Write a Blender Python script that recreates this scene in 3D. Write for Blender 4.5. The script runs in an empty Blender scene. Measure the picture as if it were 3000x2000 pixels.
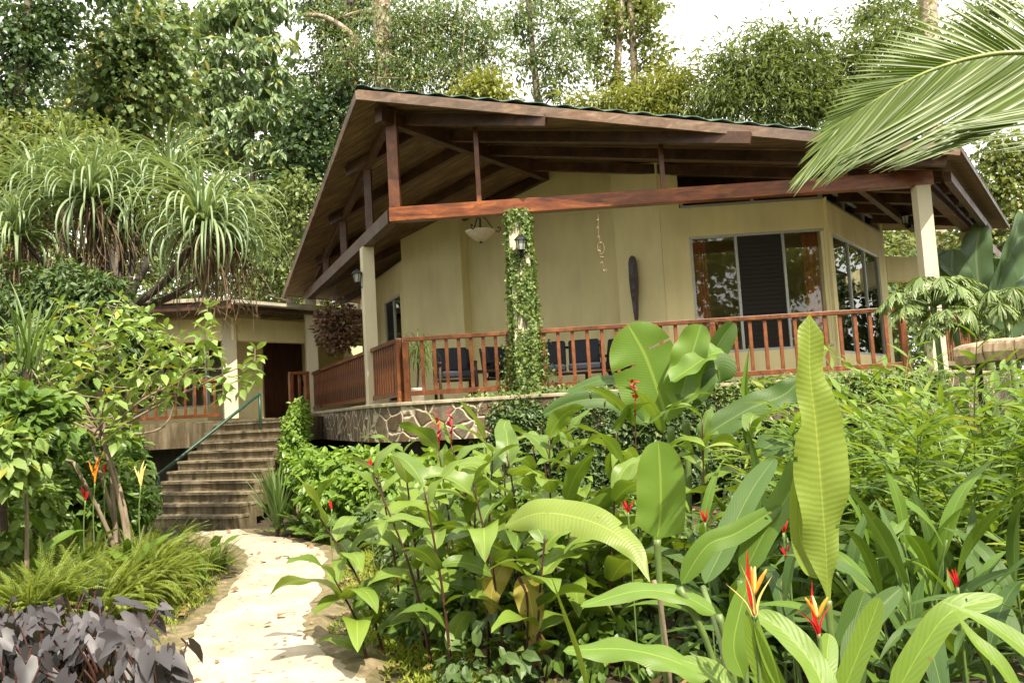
import bpy, math, random
import numpy as np
from math import radians, sin, cos, pi
rng = np.random.default_rng(7)
random.seed(7)
S = bpy.context.scene
COL = S.collection

# ------------------------------------------------------------------ camera, sky, sun, exposure
CAM_F, CAM_PITCH, CAM_ROLL = 2450.0, radians(4.7), radians(3.3)
CAM = np.array([0, 0, 1.55])
_fw = np.array([0, cos(CAM_PITCH), sin(CAM_PITCH)])
_u0 = np.array([0, -sin(CAM_PITCH), cos(CAM_PITCH)])
_r0 = np.array([1.0, 0, 0])
_R = cos(CAM_ROLL) * _r0 - sin(CAM_ROLL) * _u0
_U = sin(CAM_ROLL) * _r0 + cos(CAM_ROLL) * _u0
cam_data = bpy.data.cameras.new('camera')
cam_data.sensor_width = 36
cam_data.lens = 36 * CAM_F / 3000
cam_data.clip_start = 0.05
cam_data.clip_end = 1500
cam = bpy.data.objects.new('camera', cam_data)
COL.objects.link(cam)
from mathutils import Matrix, Vector
cam.matrix_world = Matrix(((_R[0], _U[0], -_fw[0], CAM[0]), (_R[1], _U[1], -_fw[1], CAM[1]),
                           (_R[2], _U[2], -_fw[2], CAM[2]), (0, 0, 0, 1)))
S.camera = cam

SUN_EL, SUN_AZ = radians(54), radians(150)          # azimuth clockwise from +Y: behind and to the right
world = bpy.data.worlds.new('World')
S.world = world
world.use_nodes = True
wn, wl = world.node_tree.nodes, world.node_tree.links
wn.clear()
wo = wn.new('ShaderNodeOutputWorld')
wb = wn.new('ShaderNodeBackground')
sky = wn.new('ShaderNodeTexSky')
sky.sky_type = 'NISHITA'
sky.sun_disc = False
sky.sun_elevation = SUN_EL
sky.sun_rotation = SUN_AZ
sky.dust_density = 4.0
sky.air_density = 1.0
# thin bright cloud layer over the blue
tc = wn.new('ShaderNodeTexCoord')
cn = wn.new('ShaderNodeTexNoise'); cn.inputs['Scale'].default_value = 2.2; cn.inputs['Detail'].default_value = 6
cr = wn.new('ShaderNodeValToRGB')
cr.color_ramp.elements[0].position = 0.25; cr.color_ramp.elements[0].color = (0.55, 0.55, 0.55, 1)
cr.color_ramp.elements[1].position = 0.6; cr.color_ramp.elements[1].color = (0.95, 0.95, 0.95, 1)
mx = wn.new('ShaderNodeMix'); mx.data_type = 'RGBA'
mx.inputs[7].default_value = (12.0, 11.7, 10.9, 1)
wl.new(tc.outputs['Generated'], cn.inputs['Vector']); wl.new(cn.outputs['Fac'], cr.inputs['Fac'])
wl.new(cr.outputs['Color'], mx.inputs[0]); wl.new(sky.outputs['Color'], mx.inputs[6])
wl.new(mx.outputs[2], wb.inputs['Color'])
wb.inputs['Strength'].default_value = 0.115
wl.new(wb.outputs['Background'], wo.inputs['Surface'])

sun_data = bpy.data.lights.new('sun', 'SUN')
sun_data.energy = 5.0
sun_data.angle = radians(0.5)
sun_data.color = (1.0, 0.91, 0.76)
sun = bpy.data.objects.new('sun', sun_data)
COL.objects.link(sun)
_ts = Vector((sin(SUN_AZ) * cos(SUN_EL), cos(SUN_AZ) * cos(SUN_EL), sin(SUN_EL)))
sun.rotation_euler = _ts.to_track_quat('Z', 'Y').to_euler()
sun.location = (10, -15, 25)
S.view_settings.view_transform = 'Standard'
S.view_settings.look = 'None'
S.view_settings.exposure = 0.86
S.view_settings.gamma = 1.0
S.cycles.max_bounces = 8
S.cycles.diffuse_bounces = 4
S.cycles.glossy_bounces = 3
S.cycles.transmission_bounces = 4
S.cycles.transparent_max_bounces = 12
S.cycles.use_denoising = True

# ------------------------------------------------------------------ helpers
def ray(px, py): return _fw + (px - 1500) / CAM_F * _R + (1000 - py) / CAM_F * _U
def P(px, py, D):                       # the point D metres in front, seen in the photograph at px, py
    v = ray(px, py); return CAM + v * (D / v[1])
def PZ(px, py, z):
    v = ray(px, py); return CAM + v * ((z - CAM[2]) / v[2])
def proj(p):
    q = np.asarray(p) - CAM; w = q @ _fw; return 1500 + CAM_F * (q @ _R) / w, 1000 - CAM_F * (q @ _U) / w
def nrm(a):
    a = np.asarray(a, float); return a / np.maximum(np.linalg.norm(a, axis=-1, keepdims=True), 1e-9)

class MB:
    def __init__(self): self.V = []; self.Q = []; self.T = []; self.UV = []; self.QM = []; self.TM = []; self.n = 0
    def add(self, V, Q=None, T=None, UV=None, m=0):
        V = np.asarray(V, float).reshape(-1, 3)
        self.V.append(V)
        self.UV.append(np.zeros((len(V), 2)) if UV is None else np.asarray(UV, float).reshape(-1, 2))
        if Q is not None and len(Q):
            Q = np.asarray(Q, int).reshape(-1, 4); self.Q.append(Q + self.n); self.QM.append(np.full(len(Q), m))
        if T is not None and len(T):
            T = np.asarray(T, int).reshape(-1, 3); self.T.append(T + self.n); self.TM.append(np.full(len(T), m))
        self.n += len(V)
        return self
    def box(self, c, s, X=(1, 0, 0), Y=(0, 1, 0), Z=(0, 0, 1), m=0):
        c = np.asarray(c, float); X, Y, Z = [np.asarray(a, float) for a in (X, Y, Z)]
        V = [c + X * s[0] / 2 * i + Y * s[1] / 2 * j + Z * s[2] / 2 * k for k in (-1, 1) for j in (-1, 1) for i in (-1, 1)]
        return self.add(V, [(0, 2, 3, 1), (4, 5, 7, 6), (0, 1, 5, 4), (2, 6, 7, 3), (0, 4, 6, 2), (1, 3, 7, 5)], m=m)
    def bar(self, a, b, w, h, up=(0, 0, 1), m=0):     # a beam from a to b, w wide, h high, centred on the line
        a, b = np.asarray(a, float), np.asarray(b, float)
        X = nrm(b - a); Yv = nrm(np.cross(up, X)); Z = np.cross(X, Yv)
        return self.box((a + b) / 2, (np.linalg.norm(b - a), w, h), X, Yv, Z, m)
    def tube(self, pts, r, k=8, cap=True, m=0):
        pts = np.asarray(pts, float); n = len(pts); r = np.broadcast_to(np.asarray(r, float), (n,))
        T = nrm(np.gradient(pts, axis=0)); ref = np.array([0.31, 0.87, 0.38]) if abs(T[0][2]) > .7 else np.array([0, 0, 1.0])
        A = nrm(np.cross(T, ref)); B = np.cross(T, A); an = np.arange(k) * 2 * pi / k
        V = pts[:, None] + r[:, None, None] * (A[:, None] * np.cos(an)[None, :, None] + B[:, None] * np.sin(an)[None, :, None])
        i, j = np.meshgrid(np.arange(n - 1), np.arange(k), indexing='ij'); j2 = (j + 1) % k
        Q = np.stack([i * k + j, i * k + j2, (i + 1) * k + j2, (i + 1) * k + j], -1).reshape(-1, 4)
        uv = np.stack(np.broadcast_arrays(np.linspace(0, 1, n)[:, None], (np.arange(k) / k)[None]), -1)
        V = V.reshape(-1, 3); T3 = None
        if cap:
            V = np.vstack([V, pts[:1], pts[-1:]]); c0, c1 = n * k, n * k + 1
            T3 = [(c0, (q + 1) % k, q) for q in range(k)] + [(c1, (n - 1) * k + q, (n - 1) * k + (q + 1) % k) for q in range(k)]
            uv = np.vstack([uv.reshape(-1, 2), [[0, 0], [1, 0]]])
        return self.add(V, Q, T3, uv, m)
    def lathe(self, c, prof, k=20, m=0):              # prof: (radius, z) pairs
        c = np.asarray(c, float); n = len(prof); an = np.arange(k) * 2 * pi / k
        V = np.array([[c[0] + r * cos(a), c[1] + r * sin(a), c[2] + z] for r, z in prof for a in an])
        i, j = np.meshgrid(np.arange(n - 1), np.arange(k), indexing='ij'); j2 = (j + 1) % k
        return self.add(V, np.stack([i * k + j, i * k + j2, (i + 1) * k + j2, (i + 1) * k + j], -1).reshape(-1, 4), m=m)
    def prism(self, poly, z0, z1, m=0):               # ccw polygon of (x, y), flat top and bottom; z may be lists
        n = len(poly); z0 = np.broadcast_to(z0, (n,)); z1 = np.broadcast_to(z1, (n,))
        V = [(x, y, z0[i]) for i, (x, y) in enumerate(poly)] + [(x, y, z1[i]) for i, (x, y) in enumerate(poly)]
        Q = [(i, (i + 1) % n, n + (i + 1) % n, n + i) for i in range(n)]
        T = [(n, n + i, n + i + 1) for i in range(1, n - 1)] + [(0, i + 1, i) for i in range(1, n - 1)]
        return self.add(V, Q, T, m=m)
    def build(self, name, mats, parent=None, smooth=False, bevel=0):
        V = np.concatenate(self.V) if self.V else np.zeros((0, 3)); UV = np.concatenate(self.UV)
        top = parent
        while top is not None and top.parent is not None: top = top.parent
        if top is not None: V = V - np.array(top.location)
        Q = np.concatenate(self.Q) if self.Q else np.zeros((0, 4), int); T = np.concatenate(self.T) if self.T else np.zeros((0, 3), int)
        me = bpy.data.meshes.new(name)
        nl = Q.size + T.size; nf = len(Q) + len(T)
        me.vertices.add(len(V)); me.vertices.foreach_set('co', V.astype(np.float32).ravel())
        me.loops.add(nl); li = np.concatenate([Q.ravel(), T.ravel()]).astype(np.int32); me.loops.foreach_set('vertex_index', li)
        me.polygons.add(nf)
        me.polygons.foreach_set('loop_start', np.concatenate([np.arange(len(Q)) * 4, Q.size + np.arange(len(T)) * 3]).astype(np.int32))
        me.polygons.foreach_set('loop_total', np.concatenate([np.full(len(Q), 4), np.full(len(T), 3)]).astype(np.int32))
        mi = np.concatenate(self.QM + self.TM) if nf else np.zeros(0)
        me.polygons.foreach_set('material_index', mi.astype(np.int32))
        me.polygons.foreach_set('use_smooth', np.full(nf, smooth))
        uvl = me.uv_layers.new(name='UVMap'); uvl.data.foreach_set('uv', UV[li].astype(np.float32).ravel())
        for mm in (mats if isinstance(mats, (list, tuple)) else [mats]): me.materials.append(mm)
        me.update(calc_edges=True); me.validate()
        o = bpy.data.objects.new(name, me); COL.objects.link(o)
        if parent is not None: o.parent = parent
        if bevel:
            b = o.modifiers.new('bevel', 'BEVEL'); b.width = bevel; b.segments = 2; b.limit_method = 'ANGLE'
        return o

def thing(name, label, cat, loc=(0, 0, 0), group=None):
    o = bpy.data.objects.new(name, None); COL.objects.link(o); o.location = [float(q) for q in loc]
    o.empty_display_size = .2
    o['label'] = label; o['category'] = cat
    if group: o['group'] = group
    return o
def tag(o, label=None, cat=None, group=None, kind=None):
    if label: o['label'] = label
    if cat: o['category'] = cat
    if group: o['group'] = group
    if kind: o['kind'] = kind
    return o
def dup(root, loc, rz=0.0, sc=1.0, label=None):
    r = root.copy(); COL.objects.link(r); r.location = [float(q) for q in loc]; r.rotation_euler = (0, 0, rz); r.scale = (sc, sc, sc)
    if label: r['label'] = label
    for ch in list(root.children):
        c = ch.copy(); COL.objects.link(c); c.parent = r
        for g in list(ch.children):
            d = g.copy(); COL.objects.link(d); d.parent = c
    return r

# ---- leaves and blades (all vectorised: N blades of K points each)
def arcs(base, az, el, L, droop, K=8, pw=1.0, wob=0.0):
    base = np.asarray(base, float).reshape(-1, 3); N = len(base)
    az, el, L, droop = [np.broadcast_to(np.asarray(a, float), (N,)) for a in (az, el, L, droop)]
    t = (np.arange(K - 1) + .5) / (K - 1)
    e = el[:, None] - droop[:, None] * t[None] ** pw
    a = az[:, None] + (wob * rng.normal(size=(N, 1)) * t[None] if wob else 0 * t[None])
    d = np.stack([np.cos(e) * np.cos(a), np.cos(e) * np.sin(a), np.sin(e)], -1) * (L[:, None, None] / (K - 1))
    return np.concatenate([base[:, None], base[:, None] + np.cumsum(d, 1)], 1)

PROF = dict(
    strap=lambda t: np.minimum(1, (t / .08) ** .5 * .8 + .2) * np.clip(1 - t, 0, 1) ** .45,
    canna=lambda t: np.sin(pi * np.clip(t, 0, 1) ** .8) ** .75 * (1 - .25 * t) + .02,
    banana=lambda t: np.clip(np.minimum(1, (np.clip(t - .03, 0, 1) / .14) ** .55), 0, 1) * np.sqrt(np.clip(1 - (np.clip(t - .6, 0, 1) / .4) ** 2.3, 0, 1)) + .012,
    lance=lambda t: np.sin(pi * np.clip(t, 0, 1) ** .7) ** 1.0 + .015,
    petal=lambda t: np.sin(pi * np.clip(t, 0, 1) ** .55) ** .8 + .02)

def ribbons(mb, paths, W, prof='strap', fold=.25, roll=0, face=None, nw=1, curl=0.0, ripple=0.0, nrip=3, tears=(), m=0, asym=0.0, prof2=None):
    paths = np.asarray(paths, float); N, K, _ = paths.shape
    W = np.broadcast_to(np.asarray(W, float), (N,)); fold = np.broadcast_to(np.asarray(fold, float), (N,)); roll = np.broadcast_to(np.asarray(roll, float), (N,))
    T = nrm(np.gradient(paths, axis=1))
    t = np.linspace(0, 1, K); w = PROF[prof](t) if isinstance(prof, str) else np.interp(t, *prof)
    if face is None:
        h = np.array([0, 0, 1.0]) + 0 * T
        S0 = np.cross(T[:, K // 3], np.array([0, 0, 1.0])); bad = np.linalg.norm(S0, axis=1) < .15
        S0[bad] = np.array([1.0, .2, 0]); S0 = nrm(S0)
        Sd = nrm(S0[:, None] - (S0[:, None] * T).sum(-1, keepdims=True) * T)
    else:
        f = np.asarray(face, float); f = f if f.ndim == 3 else np.broadcast_to(f.reshape(-1, 1, 3), (N, K, 3))
        Sd = nrm(np.cross(T, f))
    Nn = np.cross(Sd, T)
    cr_, sr_ = np.cos(roll)[:, None, None], np.sin(roll)[:, None, None]
    Sd, Nn = Sd * cr_ + Nn * sr_, Nn * cr_ - Sd * sr_
    v = np.linspace(-1, 1, 2 * nw + 1)
    ww = (W[:, None] * w[None])[:, :, None]                   # N,K,1
    av = np.abs(v)[None, None]
    ph = rng.uniform(0, 6.28, (N, 1, 1))
    if prof2 is not None: ww = np.where(v[None, None] > 0, (W[:, None] * np.interp(t, *prof2)[None])[:, :, None], ww)
    off_s = ww * v[None, None] * np.cos(fold)[:, None, None] * (1 + asym * np.sign(v)[None, None])
    off_n = ww * (av * np.sin(fold)[:, None, None] - curl * av ** 2)
    if ripple: off_n = off_n + ripple * W[:, None, None] * av ** 1.5 * np.sin(t[None, :, None] * nrip * 2 * pi + ph + 2.1 * np.sign(v)[None, None]) * np.minimum(1, w * 2)[None, :, None]
    V = paths[:, :, None] + Sd[:, :, None] * off_s[..., None] + Nn[:, :, None] * off_n[..., None]
    M = 2 * nw + 1
    uv = np.stack(np.broadcast_arrays(t[None, :, None], (v * .5 + .5)[None, None], np.zeros((N, 1, 1)))[:2], -1)
    i, j = np.meshgrid(np.arange(K - 1), np.arange(M - 1), indexing='ij')
    q = np.stack([i * M + j, i * M + j + 1, (i + 1) * M + j + 1, (i + 1) * M + j], -1).reshape(-1, 4)
    if len(tears):
        keep = np.ones(len(q), bool); ii, jj = i.ravel(), j.ravel()
        for (tt, side, depth) in tears:
            r = int(tt * (K - 1)); vv = (v[jj] + v[jj + 1]) / 2
            keep &= ~((ii == r) & (vv * side > depth))
        q = q[keep]
    Q = (q[None] + (np.arange(N) * K * M)[:, None, None]).reshape(-1, 4)
    mb.add(V.reshape(-1, 3), Q, None, uv.reshape(-1, 2), m)
    return mb

def spline(pts, K):                      # smooth curve through a few points
    pts = np.asarray(pts, float); n = len(pts)
    e = np.vstack([2 * pts[0] - pts[1], pts, 2 * pts[-1] - pts[-2]])
    out = []
    for s in np.linspace(0, n - 1, K):
        i = min(int(s), n - 2); f = s - i; p0, p1, p2, p3 = e[i:i + 4]
        out.append(.5 * (2 * p1 + (p2 - p0) * f + (2 * p0 - 5 * p1 + 4 * p2 - p3) * f ** 2 + (3 * p1 - p0 - 3 * p2 + p3) * f ** 3))
    return np.array(out)

TEMPL = {}
def _t(name, V, Q=(), T=(), UV=None): TEMPL[name] = (np.array(V, float), np.array(Q, int).reshape(-1, 4), np.array(T, int).reshape(-1, 3))
_t('diamond', [(0, 0, 0), (.42, .5, .10), (1, 0, -.10), (.42, -.5, .10)], T=[(0, 2, 1), (0, 3, 2)])
_t('oval', [(0, 0, 0), (.22, .36, .07), (.22, 0, 0), (.22, -.36, .07), (.62, .46, .03), (.62, 0, -.05), (.62, -.46, .03), (1, 0, -.2)],
   Q=[(2, 5, 4, 1), (3, 6, 5, 2)], T=[(0, 2, 1), (0, 3, 2), (5, 7, 4), (6, 7, 5)])
_t('ivy', [(0, 0, 0), (-.12, .42, .06), (.3, .5, .05), (.45, .28, .03), (1, 0, -.12), (.45, -.28, .03), (.3, -.5, .05), (-.12, -.42, .06)],
   Q=[(0, 3, 2, 1), (0, 7, 6, 5)], T=[(0, 4, 3), (0, 5, 4)])
_t('heart', [(.12, 0, -.02), (-.2, .2, .04), (-.1, .42, .06), (.25, .46, .06), (.65, .25, 0), (1, 0, -.15), (.65, -.25, 0), (.25, -.46, .06), (-.1, -.42, .06), (-.2, -.2, .04), (.55, 0, -.06)],
   Q=[(0, 3, 2, 1), (0, 9, 8, 7), (0, 10, 4, 3), (0, 7, 6, 10)], T=[(10, 5, 4), (10, 6, 5)])

def scatter(mb, pos, d, up, size, kind='oval', wid=.45, m=0):
    pos = np.asarray(pos, float); N = len(pos)
    if N == 0: return mb
    V0, Q0, T0 = TEMPL[kind]
    X = nrm(d); Yv = nrm(np.cross(up, X)); Z = np.cross(X, Yv)
    size = np.broadcast_to(np.asarray(size, float), (N,))[:, None, None]; wid = np.broadcast_to(np.asarray(wid, float), (N,))[:, None, None]
    Vx, Vy, Vz = V0[:, 0][None, :, None], V0[:, 1][None, :, None], V0[:, 2][None, :, None]
    V = pos[:, None] + size * (X[:, None] * Vx + Yv[:, None] * Vy * wid * 2 + Z[:, None] * Vz)
    k = len(V0); offs = (np.arange(N) * k)[:, None, None]
    uv = np.broadcast_to(np.stack([V0[:, 0], V0[:, 1] + .5], -1)[None], (N, k, 2))
    mb.add(V.reshape(-1, 3), (Q0[None] + offs).reshape(-1, 4) if len(Q0) else None, (T0[None] + offs).reshape(-1, 3) if len(T0) else None, uv.reshape(-1, 2), m)
    return mb

# ------------------------------------------------------------------ materials
def newmat(name):
    m = bpy.data.materials.new(name); m.use_nodes = True
    nt = m.node_tree; nt.nodes.clear()
    out = nt.nodes.new('ShaderNodeOutputMaterial'); b = nt.nodes.new('ShaderNodeBsdfPrincipled')
    nt.links.new(b.outputs[0], out.inputs[0])
    return m, nt.nodes, nt.links, b, out
def ramp(n, stops):
    r = n.new('ShaderNodeValToRGB'); e = r.color_ramp.elements
    while len(e) < len(stops): e.new(.5)
    for k, (p, c) in enumerate(stops): e[k].position = p; e[k].color = (*c, 1)
    return r
def noise(n, l, scale, detail=5, vec=None, rough=.6, dist=0):
    t = n.new('ShaderNodeTexNoise'); t.inputs['Scale'].default_value = scale; t.inputs['Detail'].default_value = detail
    t.inputs['Roughness'].default_value = rough; t.inputs['Distortion'].default_value = dist
    if vec is not None: l.new(vec, t.inputs['Vector'])
    return t
def mapped(n, l, scale=(1, 1, 1), rot=(0, 0, 0), src='Object'):
    c = n.new('ShaderNodeTexCoord'); mp = n.new('ShaderNodeMapping')
    mp.inputs['Scale'].default_value = scale; mp.inputs['Rotation'].default_value = rot
    l.new(c.outputs[src], mp.inputs['Vector']); return mp.outputs[0]
def mixc(n, l, fac, a, b, mode='MIX'):
    x = n.new('ShaderNodeMix'); x.data_type = 'RGBA'; x.blend_type = mode
    for s, k in ((fac, 0), (a, 6), (b, 7)):
        if isinstance(s, (int, float)): x.inputs[k].default_value = s
        elif isinstance(s, tuple): x.inputs[k].default_value = (*s, 1)
        else: l.new(s, x.inputs[k])
    return x.outputs[2]
def bump(n, l, b, h, strength=.3, dist=.02):
    bp = n.new('ShaderNodeBump'); bp.inputs['Strength'].default_value = strength; bp.inputs['Distance'].default_value = dist
    l.new(h, bp.inputs['Height']); l.new(bp.outputs[0], b.inputs['Normal']); return bp

def leafmat(name, c0, c1, c2=None, rough=.42, trans=.3, spec=.45, veins=None, edge=None, f2=.93):
    """colour varies leaf by leaf; light passes through the blade"""
    if not any(w in name for w in ("purple", "dead", "dry", "blue", "pandanus", "feathery", "pale_drooping")): c0, c1, c2 = [None if c is None else (c[0] * 1.05, c[1], c[2] * .88) for c in (c0, c1, c2)]
    m, n, l, b, out = newmat(name)
    g = n.new('ShaderNodeNewGeometry')
    stops = [(0, c0), (.85, c1)] + ([(f2, c1), (min(1, f2 + .03), c2)] if c2 else [])
    r = ramp(n, stops); l.new(g.outputs['Random Per Island'], r.inputs[0])
    col = r.outputs[0]
    nz = noise(n, l, 3.0, 3, mapped(n, l))
    col = mixc(n, l, .35, col, mixc(n, l, nz.outputs['Fac'], tuple(.6 * q for q in c0), tuple(min(1, 1.25 * q) for q in c1)))
    if veins:
        uvn = n.new('ShaderNodeTexCoord'); sp = n.new('ShaderNodeSeparateXYZ'); l.new(uvn.outputs['UV'], sp.inputs[0])
        def mt(op, a, bb=None, c=None):
            x = n.new('ShaderNodeMath'); x.operation = op
            for k, s in enumerate((a, bb, c)):
                if s is None: continue
                if isinstance(s, (int, float)): x.inputs[k].default_value = s
                else: l.new(s, x.inputs[k])
            return x.outputs[0]
        av = mt('ABSOLUTE', mt('SUBTRACT', sp.outputs['Y'], .5))
        ph = mt('MULTIPLY', mt('SUBTRACT', sp.outputs['X'], mt('MULTIPLY', av, veins[1])), veins[0])
        nz2 = noise(n, l, 5.0, 2, mapped(n, l, src='UV'))
        wv = mt('SINE', mt('ADD', ph, mt('MULTIPLY', nz2.outputs['Fac'], 4.0)))
        mid = mt('LESS_THAN', av, veins[2])
        hgt = mt('MULTIPLY', wv, 1.0)
        col = mixc(n, l, mt('MULTIPLY', mt('ADD', wv, 1.0), .055), col, tuple(.45 * q for q in c0))
        col = mixc(n, l, mt('MULTIPLY', mid, .5), col, (c1[0] * 1.6 + .05, c1[1] * 1.4 + .05, c1[2] * 1.6 + .02))
        spt = noise(n, l, 16.0, 4, mapped(n, l), .7); sr = ramp(n, [(.66, (0, 0, 0)), (.72, (.7, .7, .7))]); l.new(spt.outputs['Fac'], sr.inputs[0]); col = mixc(n, l, sr.outputs[0], col, (.20, .15, .05))
        if edge:
            blot = noise(n, l, 4.0, 4, mapped(n, l))
            ef = mt('MULTIPLY', mt('GREATER_THAN', mt('ADD', av, mt('MULTIPLY', blot.outputs['Fac'], .12)), .548), .6)
            col = mixc(n, l, ef, col, edge)
        bump(n, l, b, hgt, .13, .003)
    l.new(col, b.inputs['Base Color']); b.inputs['Roughness'].default_value = rough
    b.inputs['Specular IOR Level'].default_value = spec
    tr = n.new('ShaderNodeBsdfTranslucent')
    tcol = mixc(n, l, 1.0, col, (1.25, 1.15, .55), 'MULTIPLY'); l.new(tcol, tr.inputs['Color'])
    ms = n.new('ShaderNodeMixShader'); ms.inputs[0].default_value = trans
    l.new(b.outputs[0], ms.inputs[1]); l.new(tr.outputs[0], ms.inputs[2]); l.new(ms.outputs[0], out.inputs[0])
    if veins:                                 # small holes chewed by insects
        hz = noise(n, l, 19.0, 3, mapped(n, l), .5); hr = ramp(n, [(.735, (0, 0, 0)), (.745, (1, 1, 1))]); hr.color_ramp.interpolation = 'CONSTANT'; l.new(hz.outputs['Fac'], hr.inputs[0])
        tp = n.new('ShaderNodeBsdfTransparent'); m2 = n.new('ShaderNodeMixShader'); l.new(hr.outputs[0], m2.inputs[0]); l.new(ms.outputs[0], m2.inputs[1]); l.new(tp.outputs[0], m2.inputs[2]); l.new(m2.outputs[0], out.inputs[0])
    return m

def barkmat(name, c0, c1, scale=6, blot=None):
    m, n, l, b, out = newmat(name)
    v = mapped(n, l, (scale, scale, scale * .3)); z = noise(n, l, 1.5, 6, v)
    col = ramp(n, [(.35, c0), (.65, c1)]); l.new(z.outputs['Fac'], col.inputs[0]); o = col.outputs[0]
    if blot:
        z2 = noise(n, l, 3.0, 4, mapped(n, l)); r2 = ramp(n, [(.5, (0, 0, 0)), (.56, (1, 1, 1))]); l.new(z2.outputs['Fac'], r2.inputs[0])
        o = mixc(n, l, r2.outputs[0], o, blot)
    l.new(o, b.inputs['Base Color']); b.inputs['Roughness'].default_value = .85; bump(n, l, b, z.outputs['Fac'], .6, .03)
    return m

def woodmat(name, c0, c1, c2, rough=.35, stretch=(1.2, 1.2, 1.2), sc=6.0):
    m, n, l, b, out = newmat(name)
    z = noise(n, l, sc, 7, mapped(n, l, stretch), .65, .6); r = ramp(n, [(.3, c0), (.52, c1), (.72, c2)]); l.new(z.outputs['Fac'], r.inputs[0])
    z2 = noise(n, l, 1.1, 4, mapped(n, l)); r2 = ramp(n, [(.42, (.55, .55, .55)), (.62, (1, 1, 1))]); l.new(z2.outputs['Fac'], r2.inputs[0])
    l.new(mixc(n, l, 1.0, r.outputs[0], r2.outputs[0], 'MULTIPLY'), b.inputs['Base Color'])
    rr = ramp(n, [(.3, (rough * .8,) * 3), (.7, (min(1, rough * 1.6),) * 3)]); l.new(z2.outputs['Fac'], rr.inputs[0]); l.new(rr.outputs[0], b.inputs['Roughness'])
    bump(n, l, b, z.outputs['Fac'], .25, .01)
    return m
def plain(name, c, rough=.5, metal=0, var=.15, sc=8, bmp=.1):
    m, n, l, b, out = newmat(name)
    z = noise(n, l, sc, 5, mapped(n, l)); r = ramp(n, [(.3, tuple(q * (1 - var) for q in c)), (.7, tuple(min(1, q * (1 + var)) for q in c))])
    l.new(z.outputs['Fac'], r.inputs[0]); l.new(r.outputs[0], b.inputs['Base Color'])
    b.inputs['Roughness'].default_value = rough; b.inputs['Metallic'].default_value = metal
    if bmp: bump(n, l, b, z.outputs['Fac'], bmp, .01)
    return m
# ------------------------------------------------------------------ materials of the buildings
def plastermat(name, c):
    m, n, l, b, out = newmat(name)
    z = noise(n, l, .9, 6, mapped(n, l, (1, 1, .5))); r = ramp(n, [(.28, tuple(q * .78 for q in c)), (.62, c)]); l.new(z.outputs['Fac'], r.inputs[0])
    z3 = noise(n, l, 5, 5, mapped(n, l, (1, 1, .12))); r3 = ramp(n, [(.30, (.90, .89, .85)), (.60, (1, 1, 1))]); l.new(z3.outputs['Fac'], r3.inputs[0])
    l.new(mixc(n, l, .65, r.outputs[0], r3.outputs[0], 'MULTIPLY'), b.inputs['Base Color']); b.inputs['Roughness'].default_value = .75
    z2 = noise(n, l, 60, 3, mapped(n, l)); bump(n, l, b, z2.outputs['Fac'], .15, .004)
    return m
M_PLASTER = plastermat('cream_plaster', (.89, .80, .45))
M_COLUMN = plastermat('pale_column_paint', (.66, .60, .43))
M_BEAM = woodmat('varnished_beam', (.10, .026, .010), (.30, .080, .020), (.56, .19, .035), .30, (.5, 2.5, 2.5), 4.5)
M_DARKWOOD = woodmat('dark_stained_shaded_wood', (.042, .020, .012), (.10, .044, .023), (.17, .078, .04), .42, (1, 1, 1), 5)
M_RAIL = woodmat('varnished_rail', (.095, .030, .012), (.20, .064, .021), (.36, .128, .038), .32, (2, 2, 1.2), 5)
M_FASCIA = woodmat('weathered_fascia', (.11, .062, .038), (.21, .132, .085), (.36, .26, .18), .6, (1, 1, 3), 4)
M_DOOR = woodmat('dark_red_door_wood', (.05, .015, .008), (.11, .030, .015), (.17, .05, .02), .4, (6, 6, .6), 4)

def canemat():
    m, n, l, b, out = newmat('woven_cane')
    w = n.new('ShaderNodeTexWave'); w.wave_type = 'BANDS'; w.bands_direction = 'X'
    w.inputs['Scale'].default_value = 4.5; w.inputs['Distortion'].default_value = 1.6; w.inputs['Detail'].default_value = 3; w.inputs['Detail Scale'].default_value = 2.5
    c = n.new('ShaderNodeTexCoord'); l.new(c.outputs['UV'], w.inputs['Vector'])
    z = noise(n, l, 1.0, 5, None); mp = n.new('ShaderNodeMapping'); mp.inputs['Scale'].default_value = (15, 1.6, 1); l.new(c.outputs['UV'], mp.inputs['Vector']); l.new(mp.outputs[0], z.inputs['Vector'])
    r = ramp(n, [(.28, (.06, .037, .018)), (.52, (.20, .125, .058)), (.75, (.38, .26, .13))]); l.new(z.outputs['Fac'], r.inputs[0])
    r2 = ramp(n, [(.0, (.45, .42, .4)), (.35, (1, 1, 1))]); l.new(w.outputs['Fac'], r2.inputs[0])
    l.new(mixc(n, l, .8, r.outputs[0], r2.outputs[0], 'MULTIPLY'), b.inputs['Base Color']); b.inputs['Roughness'].default_value = .7
    bump(n, l, b, w.outputs['Fac'], .5, .01)
    return m
M_CANE = canemat()

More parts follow.
